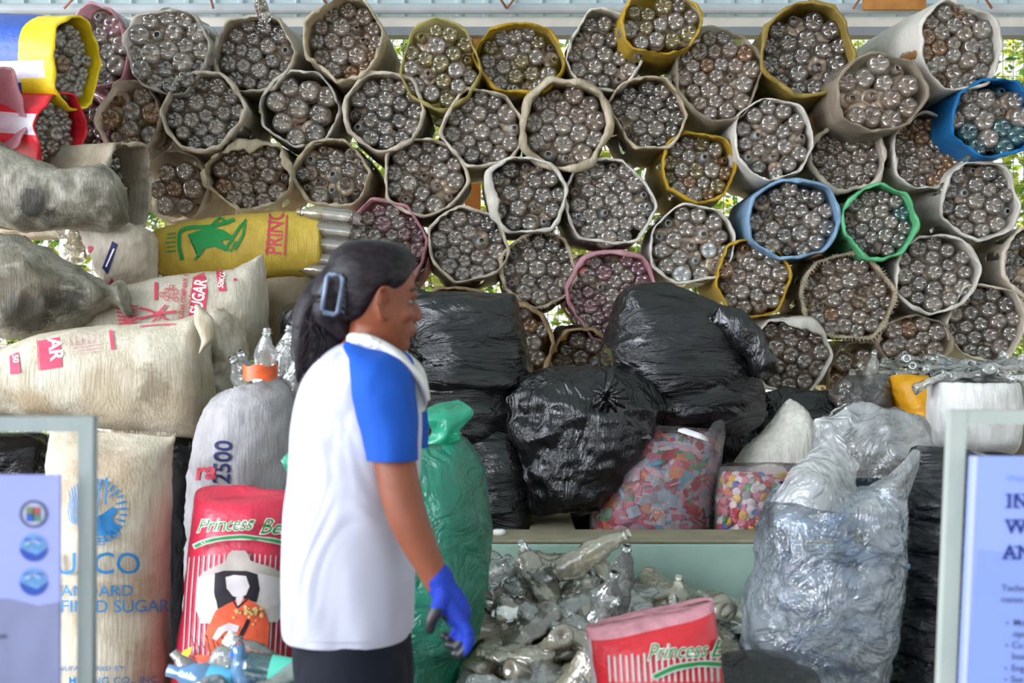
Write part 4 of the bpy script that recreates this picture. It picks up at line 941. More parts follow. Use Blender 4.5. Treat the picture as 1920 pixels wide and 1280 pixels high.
pr.append((poly2d([(374, 1082), (395, 1066), (423, 1054), (428, 1038), (436, 1032), (460, 1032), (466, 1040), (470, 1052), (505, 1062), (534, 1078), (534, 1084), (470, 1072), (425, 1073)]), mat_plain('straw_hat_print', '#a59a92', .5, .3, .1, 20)))
pr.append((poly2d([(405, 1074), (420, 1070), (462, 1070), (482, 1076), (486, 1104), (480, 1128), (460, 1122), (440, 1130), (410, 1140), (404, 1110)]), K_black))
pr.append((poly2d([(424, 1082), (440, 1078), (462, 1080), (468, 1098), (462, 1114), (450, 1121), (437, 1116), (426, 1102)]), R_face))
pr.append((poly2d([(408, 1142), (430, 1130), (446, 1122), (466, 1122), (492, 1140), (504, 1170), (500, 1215), (440, 1228), (392, 1222), (386, 1190)]), K_orange))
pr.append((poly2d([(443, 1120), (458, 1118), (452, 1130), (446, 1136)]), R_face)); pr.append((stroke2d([(446, 1138), (436, 1122)], 3), K_black)); pr.append((stroke2d([(446, 1138), (464, 1122)], 3), K_black))
pr.append((poly2d([(400, 1196), (412, 1176), (430, 1166), (450, 1172), (446, 1184), (424, 1182), (408, 1200)]), R_face))
pr.append((stroke2d(smooth2d([(466, 1160), (452, 1190), (436, 1218)]), [7] * 12 + [4] * 12), K_black))
rg = random.Random(8)
for k in range(26): pr.append((disc2d(450 + rg.gauss(18, 16), 1144 + rg.gauss(0, 10), rg.uniform(2, 4), n=7), R_gold))
for k in range(8): pr.append((stroke2d([(366 + k * 9, 1190 + 6 * (k % 3)), (372 + k * 9, 1215 + 5 * (k % 2))], 1.8), K_black))
pr.append((poly2d([(345, 1232), (356, 1218), (368, 1212), (364, 1226), (350, 1240)]), K_yell))
pr.append((poly2d([(372, 1228), (440, 1222), (500, 1218), (520, 1236), (500, 1262), (400, 1262)]), K_orange))
pr += princess(378, 998, 24, 3); pr += princess(378, 998, 24, 3) and [(tpx('Bea', 484, 1000, 27, rot=-4, shear=.45, bold=bo, xs=.9), m) for m, bo in ((K_white, .075), (K_dgreen, .012))]
pr += [(stroke2d(smooth2d([(374, 1026), (410, 1012), (470, 1008), (535, 1020)]), 10), R_w), (stroke2d(smooth2d([(376, 1026), (410, 1012), (470, 1008), (535, 1020)]), 6), K_dgreen)]
loftbag('rice_sack', [(385, 912, 470, 908, .015), (368, 922, 556, 924, .04), (366, 950, 562, 950, .12), (356, 1050, 566, 1050, .16), (345, 1150, 568, 1150, .17), (330, 1250, 568, 1250, .18), (318, 1350, 570, 1350, .18), (312, 1500, 572, 1500, .17), (325, 1545, 560, 1545, .14)], 3.98, R_red,
        'upright red rice sack with a drawn woman in a wide hat', prints=pr, seed=15, wr=(.006, (5, 5, 4)), wr2=(.0025, (16, 16, 16)), n=80, sq=2.3)

# front red sack with a pale turned edge
pr = []
for k in range(19): x = 1142 + k * 11; pr.append((stroke2d([(x, 1228 + 3 * (k % 2) - k * .6), (x + 3, 1278)], 4), R_w))
pr += [(tpx('Princess', 1213, 1238, 30, rot=4, shear=.45, bold=bo, xs=.80), m) for m, bo in ((K_white, .07), (K_dgreen, .012))]
pr += [(tpx("B", 1326, 1232, 34, rot=4, shear=.45, bold=bo), m) for m, bo in ((K_white, .07), (K_dgreen, .012))]
pr += [(stroke2d(smooth2d([(1224, 1270), (1265, 1252), (1310, 1244), (1347, 1246)]), 13), R_w), (stroke2d(smooth2d([(1226, 1269), (1265, 1252), (1310, 1244), (1347, 1246)]), 8), K_dgreen)]
R_red2 = mat_plain('bright_red_woven_print', '#c4242e', .35, .5, .12, 10, .35, 60)
def fm(f, v):
    if v < .2: return R_pale
    if abs(f) < .10 or f < 0: return R_pale if v < .5 and f < -.9 else (R_w if 0 <= f < .12 else R_red2)
    return R_w if f < .14 else R_red2
loftbag('rice_sack', [(1100, 1176, 1336, 1126, .02), (1101, 1182, 1337, 1126, .07), (1104, 1220, 1342, 1170, .12), (1112, 1290, 1352, 1260, .15), (1105, 1400, 1365, 1400, .17), (1100, 1550, 1370, 1560, .18), (1105, 1690, 1365, 1695, .17), (1120, 1719, 1350, 1719, .14)], 3.3, R_red2,
        'red rice sack with a pale pink folded edge in front of the bottle heap', prints=pr, facemat=fm, seed=17, wr=(.005, (5, 5, 4)), wr2=(.002, (16, 16, 16)), n=80, sq=2.6)
# ------------------------------------------------------------------ black bags
def bag(rows, Y, m, label, seed, name='garbage_bag', a=.020, f=(6, 6, 6), a2=.004, f2=(13, 13, 13), **kw):
    kw.setdefault('n', 90); kw.setdefault('seg', 110)
    return loftbag(name, rows, Y, m, label, cat='bag', seed=seed, wr=(a, f), wr2=(a2, f2), **kw)
bag([(770, 538, 815, 550, .02), (775, 560, 945, 556, .09), (768, 580, 965, 566, .14), (764, 650, 982, 640, .19), (762, 720, 992, 700, .20), (765, 780, 975, 770, .20), (780, 830, 960, 830, .18), (800, 850, 930, 850, .08)], 5.05, BB2,
    'tall black garbage bag right of the person head, in front of the tan sack', 21, f=(3.0, 5, 6), f2=(7, 10, 18))
bag([(1190, 532, 1262, 534, .02), (1162, 545, 1345, 575, .12), (1146, 600, 1395, 615, .19), (1132, 660, 1408, 665, .22), (1150, 720, 1425, 720, .22), (1180, 770, 1430, 780, .2), (1210, 810, 1400, 815, .12)], 5.15, BB2,
    'biggest black garbage bag with a twisted tail, against the pink rimmed sack', 22, f=(2.6, 5, 7), f2=(6, 10, 16))
o = bag([(1330, 600, 1350, 570, .02), (1375, 650, 1395, 585, .05), (1400, 670, 1428, 620, .05), (1412, 702, 1452, 660, .045), (1420, 706, 1458, 690, .02), (1424, 708, 1456, 700, .004)], 4.98, BB, None, 23, name='bag_tail', parent=bpy.data.objects['garbage_bag.001'], n=50, seg=60, a=.008)
bag([(1060, 690, 1110, 690, .02), (990, 700, 1200, 700, .10), (952, 740, 1238, 740, .18), (940, 790, 1238, 790, .21), (968, 850, 1215, 850, .21), (972, 900, 1175, 900, .20), (980, 935, 1150, 935, .18), (990, 958, 1135, 955, .12)], 4.96, BB,
    'shiny black garbage bag tied with a knot, in front of the biggest black bag', 24, f=(5, 5, 7), f2=(14, 14, 14), a2=.009)
kn = bpy.data.objects['garbage_bag.002']
b = MB(); c = Vector(P(1138, 742, 4.77))
for k in range(11):
    a = -2.6 + k * .52; d = Vector((math.cos(a) * .055, -.02, math.sin(a) * .05)); b.tube([c, c + d * .5 + Vector((0, -.02, 0)), c + d * 1.3 + Vector((0, .03, -.01))], [.012, .009, .004], BB, 7)
b.tube([c + Vector((-.01, -.02, -.01)), c + Vector((0, -.03, .03)), c + Vector((.01, -.01, .075)), c + Vector((.03, 0, .10))], [.014, .010, .018, .004], BB, 9)
b.build('knot', kn)
bag([(872, 790, 950, 792, .03), (862, 810, 975, 810, .12), (866, 860, 990, 860, .18), (870, 930, 1002, 930, .19), (872, 1000, 1005, 1000, .19), (880, 1155, 1000, 1155, .15)], 5.0, BB2,
    'dull black garbage bag standing behind the tank wall next to the green bag', 25, f=(4, 5, 7), f2=(8, 10, 20), a=.012)
bag([(562, 560, 600, 555, .02), (536, 585, 640, 575, .10), (530, 620, 660, 620, .15), (536, 670, 670, 670, .16), (560, 720, 680, 720, .14), (600, 760, 670, 760, .06)], 5.0, BB, 'small black garbage bag behind the hair of the person', 26, f=(7, 7, 7))
bag([(1432, 742, 1470, 728, .02), (1425, 765, 1560, 738, .07), (1428, 800, 1630, 745, .12), (1432, 850, 1720, 765, .16), (1440, 900, 1760, 860, .18), (1450, 1000, 1750, 1000, .18), (1460, 1150, 1740, 1150, .16)], 5.38, BB,
    'black garbage bag with its open edge showing behind the clear empty bag', 27, f=(4, 4, 8))
bag([(-60, 812, 70, 815, .04), (-70, 830, 96, 830, .13), (-70, 880, 100, 880, .16), (-70, 1000, 104, 1000, .17), (-70, 1200, 105, 1200, .17), (-60, 1420, 95, 1420, .12)], 4.55, BB2, 'black garbage bag crushed under the long creamy sack at the left edge', 28, f=(3, 5, 10))
bag([(200, 818, 355, 822, .04), (190, 840, 366, 840, .13), (190, 950, 372, 950, .17), (195, 1100, 372, 1100, .17), (200, 1420, 370, 1420, .14)], 4.55, BB, 'black garbage bag standing between the blue print sugar sack and the red rice sack', 29, a=.008)
bag([(1720, 838, 1800, 842, .03), (1700, 865, 1850, 860, .10), (1686, 920, 1860, 920, .17), (1684, 1000, 1870, 1000, .18), (1675, 1100, 1880, 1100, .18), (1668, 1200, 1885, 1200, .18), (1662, 1300, 1885, 1300, .18), (1670, 1490, 1870, 1490, .14)], 4.2, BB3,
    'upright black garbage bag with fine horizontal creases behind the right sign stand', 30, f=(3, 4, 12), a=.014, a2=.007, f2=(7, 10, 34), n=130)
bag([(1735, 850, 1780, 846, .03), (1715, 868, 1900, 858, .10), (1700, 890, 1940, 890, .15), (1700, 930, 1950, 930, .16), (1720, 1000, 1940, 1000, .12)], 4.75, BB2, 'rumpled black garbage bag under the white bundled sack behind the right sign', 31)
bag([(1180, 1268, 1230, 1262, .02), (1180, 1290, 1420, 1222, .07), (1190, 1330, 1500, 1245, .12), (1200, 1400, 1540, 1300, .16), (1220, 1600, 1560, 1600, .16)], 3.55, BB, 'black garbage bag on the floor in front of the big clear bag', 32, f=(3, 3, 4), a=.01, a2=.003)
bag([(1290, 775, 1330, 770, .02), (1262, 790, 1420, 780, .08), (1255, 850, 1440, 850, .13), (1260, 1000, 1430, 1000, .13), (1270, 1150, 1420, 1150, .1)], 5.45, BB, 'shaded black garbage bag behind the bags of wrappers and caps', 33)

bag([(960, 900, 1130, 900, .05), (950, 930, 1150, 930, .13), (955, 1000, 1150, 1000, .15), (960, 1090, 1140, 1090, .13)], 5.58, BB2, 'black bag added to fill the shaded gap in the tank behind the cross wall', 45)  # added bag: its black film stands in for shade below the knotted bag
# ------------------------------------------------------------------ green bag
GRN = mat_film('green_bag_film', '#3a9c80', opac=.66, rough=.22, bscale=10, bstr=.7, spec=1.5, trans=.45, spread=.22)
GRN2 = mat_film('green_bag_film_single', '#3fd0a4', opac=.6, rough=.2, bscale=9, bstr=.6, spec=1.5, trans=.5, spread=.25)
gb = bag([(770, 826, 862, 812, .02), (745, 838, 878, 826, .07), (730, 860, 895, 852, .12), (715, 900, 910, 895, .16), (705, 960, 917, 960, .19), (698, 1040, 921, 1040, .20), (695, 1120, 912, 1120, .21), (695, 1190, 895, 1190, .21), (690, 1240, 860, 1240, .20), (690, 1400, 850, 1400, .19), (700, 1553, 830, 1553, .16)], 3.95, GRN,
    'translucent green bag stuffed full between the person and the bottle heap', 34, a=.010, f=(5, 5, 5), a2=.003)
def sheet(name, pts, m, parent=None, thick=.0008, sub=14, wav=.012, seed=0, fr=9, label=None, cat=None):
    """a crumpled loose piece of film through a grid of points (px, py, Y)"""
    A = np.array([[P(*p) for p in row] for row in pts]); h, w, _ = A.shape
    tmp = np.array([catmull([tuple(q) for q in row], w * sub // 2) for row in A]); out = []
    for j in range(tmp.shape[1]): out.append(catmull([tuple(q) for q in tmp[:, j]], max(h * sub // 2, 8)))
    G = np.array(out)
    b = MB(); rr = []
    for j in range(G.shape[0]):
        r = []
        for i in range(G.shape[1]):
            p = Vector(G[j, i]); q = p * fr + Vector((seed * 3.3, 0, 0)); n_ = .5 - 1.6 * abs(noise.noise(q))
            r.append(p + Vector((noise.noise(q * 1.7 + Vector((9, 0, 0))) * wav * .5, -n_ * wav, noise.noise(q * 1.7 + Vector((0, 9, 0))) * wav * .4)))
        rr.append(r)
    b.rings(rr, m, caps=False, closed=False)
    if parent: return b.build(name, parent)
    o = b.build(name, loc=P(*pts[-1][0])); return tag(o, label, cat)
sheet('bag_flap', [[(792, 768, 3.9), (822, 757, 3.93), (860, 748, 3.96)], [(800, 788, 3.86), (838, 780, 3.86), (890, 772, 3.9)], [(812, 815, 3.9), (838, 812, 3.86), (862, 810, 3.9)], [(770, 842, 3.93), (825, 832, 3.88), (880, 838, 3.95)]], GRN2, gb, seed=1)
sheet('bag_corner', [[(528, 862, 3.9), (540, 850, 3.9), (560, 832, 3.92)], [(533, 872, 3.9), (548, 872, 3.88), (562, 870, 3.9)], [(540, 884, 3.9), (550, 886, 3.9), (562, 890, 3.92)]], GRN2, seed=2, label='torn corner of a green bag poking out at the back of the person', cat='bag')

# ------------------------------------------------------------------ clear bags with contents
CLR = mat_film('clear_bag_film', '#e6f0fa', opac=.28, rough=.13, bscale=7, bstr=1.0, spec=2.1, trans=.35, spread=.8)
CLR2 = mat_film('milky_clear_bag_film', '#f0f2f2', opac=.38, rough=.14, bscale=7, bstr=1.0, spec=2.0, trans=.4, spread=.6)
CLRP = mat_film('thin_clear_bag_film', '#eee4e6', opac=.12, rough=.14, bscale=12, bstr=.6, spec=1.4, trans=.4, spread=.8)
# big clear bag with bluish bottles
big = bag([(1462, 905, 1690, 905, .10), (1440, 940, 1692, 930, .16), (1425, 1000, 1690, 1000, .20), (1418, 1060, 1688, 1060, .21), (1400, 1130, 1682, 1120, .22), (1392, 1200, 1672, 1200, .22), (1405, 1260, 1660, 1260, .21), (1400, 1400, 1665, 1400, .20), (1420, 1520, 1650, 1520, .17)], 4.0, CLR,
    'biggest clear bag, full of pale blue bottles, standing before the mint tank', 35, a=.014, f=(5, 5, 6), a2=.007, f2=(14, 14, 16), end0=False, n=100)
sheet('bag_flap', [[(1525, 838, 3.98), (1556, 812, 4.0), (1562, 818, 4.0), (1580, 838, 4.03), (1612, 868, 4.08)], [(1495, 865, 3.95), (1530, 850, 3.93), (1560, 850, 3.93), (1580, 870, 3.95), (1606, 900, 4.0)], [(1470, 895, 3.92), (1510, 890, 3.86), (1545, 900, 3.84), (1575, 915, 3.86), (1605, 925, 3.9)], [(1442, 940, 3.94), (1490, 945, 3.84), (1540, 955, 3.81), (1580, 960, 3.82), (1620, 960, 3.84)]], CLR2, big, seed=3, wav=.018)
sheet('bag_flap', [[(1712, 842, 4.0), (1722, 843, 4.0), (1726, 850, 4.02)], [(1690, 868, 3.97), (1712, 872, 3.96), (1722, 878, 4.0)], [(1640, 905, 3.93), (1680, 905, 3.9), (1708, 912, 3.97)], [(1600, 935, 3.86), (1655, 935, 3.86), (1698, 945, 3.94)], [(1590, 960, 3.82), (1650, 965, 3.83), (1692, 985, 3.93)]], CLR2, big, seed=4, wav=.014)
rg = random.Random(77); k = 0
for row in range(9):
    for colm in range(5):
        x = 1486 + colm * 36 + rg.uniform(-10, 10) - row * 3; y = 985 + row * 50 + rg.uniform(-12, 12)
        Yb = 3.92 + (k % 3) * .08
        q = Euler((rg.uniform(0, 6.28), rg.uniform(0, 6.28), rg.uniform(0, 6.28))).to_matrix().to_4x4(); t = rg.randrange(12)
        bottle_obj(CRUSH_T[t], Matrix.Translation(P(x, y, Yb)) @ q @ Matrix.Scale(.62, 4) @ Matrix.Translation((0, 0, -.11)), 'blue', 'pale blue bottle inside the biggest clear bag', 'pale blue bottles in the biggest clear bag', 'crush%d' % t); k += 1
# empty-looking clear bag behind
bag([(1530, 790, 1600, 758, .03), (1528, 800, 1665, 765, .08), (1530, 830, 1730, 790, .12), (1545, 870, 1742, 830, .14), (1560, 900, 1745, 860, .14), (1570, 960, 1740, 920, .14), (1580, 1085, 1730, 1085, .12)], 4.62, CLR2, 'crumpled clear bag standing empty topped behind the biggest clear bag', 36, a=.020, f=(8, 8, 8), a2=.008, n=80)
bag([(1590, 830, 1680, 830, .03), (1575, 850, 1720, 850, .09), (1575, 900, 1725, 900, .10), (1580, 1080, 1720, 1080, .10)], 4.64, mat_sack('grey_brown_inner_cloth', '#8d8474', dirt_amt=.5, trans=.1), 'greyish brown sack inside the crumpled clear bag', 37, name='inner_sack')
# white roll of sack cloth
bag([(1415, 825, 1480, 748, .01), (1400, 840, 1505, 765, .08), (1385, 862, 1525, 800, .13), (1370, 890, 1535, 850, .14), (1365, 920, 1540, 900, .13), (1370, 1060, 1530, 1060, .12)], 5.14, mat_sack('frayed_white_cloth', '#e0ddd3', dirt='#99917f', dirt_amt=.45, trans=.15), 'frayed white woven sack folded over behind the bag of bottle caps', 38, name='folded_sack', a=.006, f=(4, 4, 4), a2=.004, f2=(40, 12, 12), sq=3.2)

def filler(name, rows, Y, cols, parent_label, nn, seed, size, group=None, kind='wrap'):
    """points on a loft front, for contents pressed against the film"""
    lf = Loft(rows, Y, n=40, seg=48, wr=(0, (1, 1, 1)), wr2=(0, (1, 1, 1)), seed=seed); return lf
WR = [mat_plain('wrapper_%s' % n_, c_, .35, .5, .15, 30, .3, 60) for n_, c_ in (('red', '#c01830'), ('pink', '#dc6a88'), ('pale_pink', '#e8b8c4'), ('white', '#e6e2e4'), ('sky_blue', '#6cc0dc'), ('grey', '#b8bcc4'), ('orange', '#e8883a'), ('green', '#4c9a5c'), ('dark_red', '#a01028'), ('pale_blue', '#b4d4e4'))]
rows1 = [(1165, 812, 1325, 815, .06), (1140, 840, 1345, 840, .10), (1128, 880, 1340, 880, .13), (1118, 920, 1336, 920, .14), (1113, 970, 1334, 970, .15), (1112, 1020, 1332, 1020, .15), (1115, 1080, 1325, 1080, .14)]
lf = filler('w', rows1, 4.95, None, None, 0, 51, 0)
b = MB(); lf2 = Loft([(r[0] + 6, r[1], r[2] - 6, r[3], r[4] - .02) for r in rows1], 4.95, n=30, seg=40, wr=(.006, (20, 20, 20)), wr2=(0, (1, 1, 1)), seed=2); lf2.put(b, WR[1], lambda f, v: WR[(int(f * 37) * 7 + int(v * 23) * 5) % 4])
rg = random.Random(12); wts = [0, 0, 0, 1, 1, 2, 2, 3, 3, 4, 5, 6, 7, 8, 9, 9]
for k in range(800):
    f, v = rg.uniform(-.15, 1.15), rg.uniform(0, .95); c = Vector(lf.at(f, v, rg.uniform(-.012, .004))); w, h = rg.uniform(.008, .04), rg.uniform(.006, .022); a = rg.gauss(0, .6)
    n_ = Vector(lf.at(f, v, .01)) - Vector(lf.at(f, v, 0)); n_.normalize(); ex = Vector((0, 0, 1)).cross(n_).normalized(); ey = n_.cross(ex)
    dx, dy = (ex * math.cos(a) + ey * math.sin(a)) * w, (-ex * math.sin(a) + ey * math.cos(a)) * h
    m = WR[rg.choice(wts)]; bz = n_ * rg.uniform(.002, .010)
    b.add([c - dx - dy, c - dy + bz, c + dx - dy - bz * .3, c + dx + dy, c + dy + bz, c - dx + dy - bz * .3], [(0, 1, 4, 5), (1, 2, 3, 4)], m)
    if m in (WR[0], WR[8]) and w > .03 and k % 2: b.add([c - dx * .6 - dy * .25 + bz * 1.1, c + dx * .6 - dy * .25 + bz * 1.1, c + dx * .6 + dy * .1 + bz * 1.1, c - dx * .6 + dy * .1 + bz * 1.1], [(0, 1, 2, 3)], WR[3])
c = Vector(P(1300, 815, 4.86))
b.rings([[c + Vector((math.cos(a) * r * 1.5, math.sin(a) * r * .6, z - math.cos(a) * r * .5)) for a in np.linspace(0, 6.0, 20)] for r, z in ((.005, .012), (.02, .014), (.034, .004), (.036, -.006))], WR[3], caps=False)
o = b.build('label_wrappers', loc=P(1225, 1080, 4.95)); tag(o, 'mixed red, pink, white and blue label wrappers packed in the clear bag behind the tank wall', 'wrappers', None, 'stuff')
w1 = bag([(1185, 792, 1332, 802, .06)] + [(1150, 815, 1352, 815, .10), (1132, 840, 1356, 842, .12), (1122, 880, 1348, 880, .15), (1112, 920, 1342, 920, .16), (1107, 970, 1339, 970, .17), (1106, 1020, 1337, 1020, .17), (1110, 1082, 1328, 1082, .16)], 4.95, CLRP, 'clear bag of red and pink label wrappers behind the tank wall', 39, a=.004, a2=.002, end0=False)
sheet('bag_flap', [[(1166, 790, 4.87), (1186, 778, 4.9), (1204, 785, 4.9)], [(1158, 800, 4.84), (1190, 797, 4.82), (1212, 800, 4.84)], [(1150, 822, 4.82), (1185, 822, 4.8), (1222, 822, 4.8)]], CLRP, w1, seed=6, wav=.006)
sheet('bag_flap', [[(1338, 790, 4.9), (1352, 787, 4.92), (1360, 792, 4.95)], [(1325, 812, 4.84), (1345, 815, 4.86), (1360, 818, 4.92)], [(1318, 840, 4.8), (1340, 845, 4.83), (1354, 850, 4.9)]], CLRP, w1, seed=7, wav=.006)
# caps
rows2 = [(1352, 882, 1490, 882, .07), (1344, 905, 1500, 905, .12), (1340, 950, 1500, 950, .14), (1338, 1000, 1500, 1000, .15), (1342, 1080, 1490, 1080, .14)]
lc = Loft(rows2, 4.9, n=30, seg=48, wr=(0, (1, 1, 1)), wr2=(0, (1, 1, 1)), seed=3)
b = MB(); Loft([(r[0] + 7, r[1] + 6, r[2] - 7, r[3] + 6, r[4] - .025) for r in rows2], 4.9, n=24, seg=36, wr=(.008, (30, 30, 30)), wr2=(0, (1, 1, 1)), seed=4).put(b, WR[1], lambda f, v: WR[(int(f * 53) * 7 + int(v * 31) * 5) % 6])
o = b.build('bottle_caps', loc=P(1420, 1080, 4.9)); tag(o, 'deeper layer of mixed bottle caps filling the small clear bag', 'caps', None, 'stuff')
cap_cols = [('red', '#c8283c'), ('red', '#c8283c'), ('red', '#c8283c'), ('white', '#e8e6e4'), ('white', '#e8e6e4'), ('white', '#e8e6e4'), ('pink', '#e48ca0'), ('blue', '#3c5cb0'), ('green', '#3c9a58'), ('yellow', '#e0b830'), ('grey', '#a8a8a8'), ('orange', '#e07030')]
capme = {}
def capmesh(nm, hx):
    if nm in capme: return capme[nm]
    b = MB(); pr = [(.004, .0), (.0135, 0), (.0148, .002), (.0148, .011), (.0135, .0125), (.004, .0125)]
    b.rings([[(r * math.cos(a), r * math.sin(a), z) for a in [k * math.pi / 9 for k in range(18)]] for r, z in pr], mat_plain('cap_plastic_' + nm, hx, .4, .4, .03)); capme[nm] = b.mesh('bottle_closure'); return capme[nm]
rg = random.Random(31); pts = []; tries = 0
while len(pts) < 210 and tries < 6000:
    tries += 1; f, v = rg.uniform(0, 1), rg.uniform(0.02, .80); c = Vector(lc.at(f, v, -.004))
    if all((c - q).length > .0195 for q in pts):
        pts.append(c); n_ = (Vector(lc.at(f, v, .01)) - Vector(lc.at(f, v, 0))).normalized() + Vector((rg.gauss(0, .4), rg.gauss(0, .3), rg.gauss(0, .4)))
        nm, hx = rg.choice(cap_cols); o = bpy.data.objects.new('bottle_closure', capmesh(nm, hx)); COL.objects.link(o); o.location = c - n_.normalized() * .008
        o.rotation_euler = n_.to_track_quat('Z' if rg.random() < .7 else '-Z', 'Y').to_euler(); tag(o, nm + ' bottle cap seen through the small clear bag of caps', 'cap', nm + ' caps in the small clear bag')
w2 = bag([(1350, 872, 1500, 870, .09), (1342, 890, 1510, 888, .13), (1337, 920, 1508, 920, .15), (1334, 970, 1506, 970, .165), (1334, 1020, 1505, 1020, .165), (1340, 1082, 1495, 1082, .155)], 4.9, CLRP, 'small clear bag of mixed bottle caps behind the tank wall', 40, a=.004, a2=.002, end0=False)

# yellow sack, white bundle, loose bags of bottles at the right
YS = mat_plain('orange_yellow_sack_cloth', '#e0a01c', .45, .4, .15, 9, .4, 40, trans=.2)
bag([(1675, 705, 1740, 702, .04), (1672, 720, 1760, 712, .10), (1680, 760, 1770, 760, .14), (1690, 800, 1775, 800, .14), (1700, 860, 1775, 860, .13), (1700, 1060, 1775, 1060, .12)], 5.25, YS, 'bright yellow orange sack standing beside the white bundled sack', 41, name='bottle_sack', a=.012, f=(3, 4, 9),
    prints=[(poly2d([(1729, 800), (1748, 797), (1750, 832), (1733, 832)]), K_white), (stroke2d([(1738, 806), (1740, 826)], 4), K_navy), (poly2d([(1736, 834), (1750, 832), (1752, 842), (1738, 846)]), K_navy)])
WB = mat_sack('white_bundle_cloth', '#d9d8d4', dirt_amt=.25, trans=.2)
bag([(1752, 716, 1900, 716, .13), (1748, 722, 1903, 722, .15), (1746, 760, 1906, 760, .16), (1745, 800, 1906, 800, .16), (1750, 830, 1904, 828, .15), (1775, 850, 1895, 846, .10), (1790, 858, 1880, 855, .04)], 4.95, WB, 'white bundled sack with an open top of bottles behind the right sign stand', 42, name='bottle_sack', a=.004, f=(6, 6, 6), a2=.004, f2=(30, 12, 12), sq=2.8)
bag([(1912, 722, 1990, 722, .1), (1905, 740, 2000, 740, .13), (1905, 830, 2000, 830, .13), (1915, 880, 1990, 880, .08)], 5.05, WB, 'white sack edge cut off at the far right beside the white bundle', 43, name='bottle_sack', a=.004)
rg = random.Random(5)
for k in range(16):
    x = 1762 + (k % 8) * 18 + rg.uniform(-5, 5); y = 706 - (k // 8) * 12 + rg.uniform(-4, 4); t = rg.randrange(12)
    bottle_obj(CRUSH_T[t], Matrix.Translation(P(x, y, 4.9 + .1 * (k // 8))) @ Euler((rg.uniform(-1.9, -1.2), 0, rg.uniform(0, 6.28))).to_matrix().to_4x4() @ Matrix.Translation((0, 0, -.1)) @ Matrix.Scale(.6, 4), 'clean', 'clear bottle heaped on top of the white bundled sack', 'bottles on the white bundled sack', 'crush%d' % t)
PB = mat_film('clear_heap_film', '#d6d0c8', opac=.25, rough=.14, bscale=12, bstr=.7, spec=1.4, spread=.6)
rg = random.Random(6)
for k in range(54):
    x = 1672 + (k % 18) * 15 + rg.uniform(-6, 6); y = 700 - (k // 18) * 10 + rg.uniform(-4, 4); t = rg.randrange(12)
    MASS.add(CRUSH_T[t], Matrix.Translation(P(x, y, 5.35 + .08 * (k // 18))) @ Euler((rg.uniform(-1.9, -1.2), 0, rg.uniform(0, 6.28))).to_matrix().to_4x4() @ Matrix.Translation((0, 0, -.1)) @ Matrix.Scale(.55, 4), PETS['clean'])
# loose bag of bottles in front of the brown see-through sack
lb = bag([(1590, 704, 1660, 700, .04), (1568, 722, 1668, 722, .09), (1560, 745, 1672, 750, .11), (1565, 765, 1675, 772, .10), (1580, 800, 1660, 800, .06)], 5.28, mat_film('loose_clear_film', '#e4e4e6', opac=.14, rough=.12, bscale=12, bstr=.6, spec=1.3, spread=.6), 'loose clear bag of bottles lying on the black bag edge', 44, a=.008)
for k, (x, y) in enumerate(((1585, 728), (1605, 738), (1628, 722), (1648, 745), (1610, 760), (1640, 765), (1580, 752), (1655, 725))):
    t = k % 6; bottle_obj(BASE_T[t], Matrix.Translation(P(x, y, 5.22 + .02 * (k % 3))) @ Euler((math.radians(-80 + 20 * (k % 3)), 0, rg.uniform(-.5, .5))).to_matrix().to_4x4() @ Matrix.Translation((0, 0, -.02)) @ Matrix.Scale(.8, 4), 'clear', 'clear bottle inside the loose bag lying on the black bag edge', 'bottles in the loose clear bag', 'base%d' % t)
for k, (x, y, a) in enumerate(((1338, 590, 20), (1352, 600, 35), (1366, 612, 30))):
    bottle_obj(CRUSH_T[k + 2], Matrix.Translation(P(x, y, 4.98)) @ Matrix.Rotation(math.radians(a), 4, 'Y') @ Matrix.Rotation(.35, 4, 'X') @ Matrix.Translation((0, 0, -.20)) @ Matrix.Scale(.8, 4), 'clean', 'bottle neck sticking out of the top of the biggest black bag', 'bottles sticking out of the biggest black bag', 'crush%d' % (k + 2))
# ------------------------------------------------------------------ heap of crushed bottles in front of the tank
rg = random.Random(99)
def toppx(px):  return float(np.interp(px, [740, 800, 880, 930, 985, 1085, 1180, 1240, 1340, 1400, 1440], [1290, 1250, 1120, 1080, 1066, 1052, 1068, 1095, 1110, 1150, 1180]))
def heapz(x, y):
    px = 960 + x * F / y; zt_ = CZ - (toppx(px) - 640) * 4.28 / F
    return zt_ - max(0, 4.28 - y) * .42 - max(0, y - 4.28) * .8
spots = []
for t_ in range(9000):
    x, y = rg.uniform(-.40, .82), rg.uniform(3.35, 4.38)
    px = 960 + x * F / y
    if px < 790 or px > 1415: continue
    z = heapz(x, y); py = 640 + (CZ - z) * F / y
    if z < .12: continue
    if all((x - q[0]) ** 2 + (y - q[1]) ** 2 > .082 ** 2 for q in spots): spots.append((x, y, z))
spots.sort(key=lambda q: q[1])
def inview(q):
    px = 960 + q[0] * F / q[1]; py = 640 + (CZ - q[2]) * F / q[1]; return py < 1310
lab = 'crushed clear bottle lying on top of the big heap before the tank'
cnt = 0
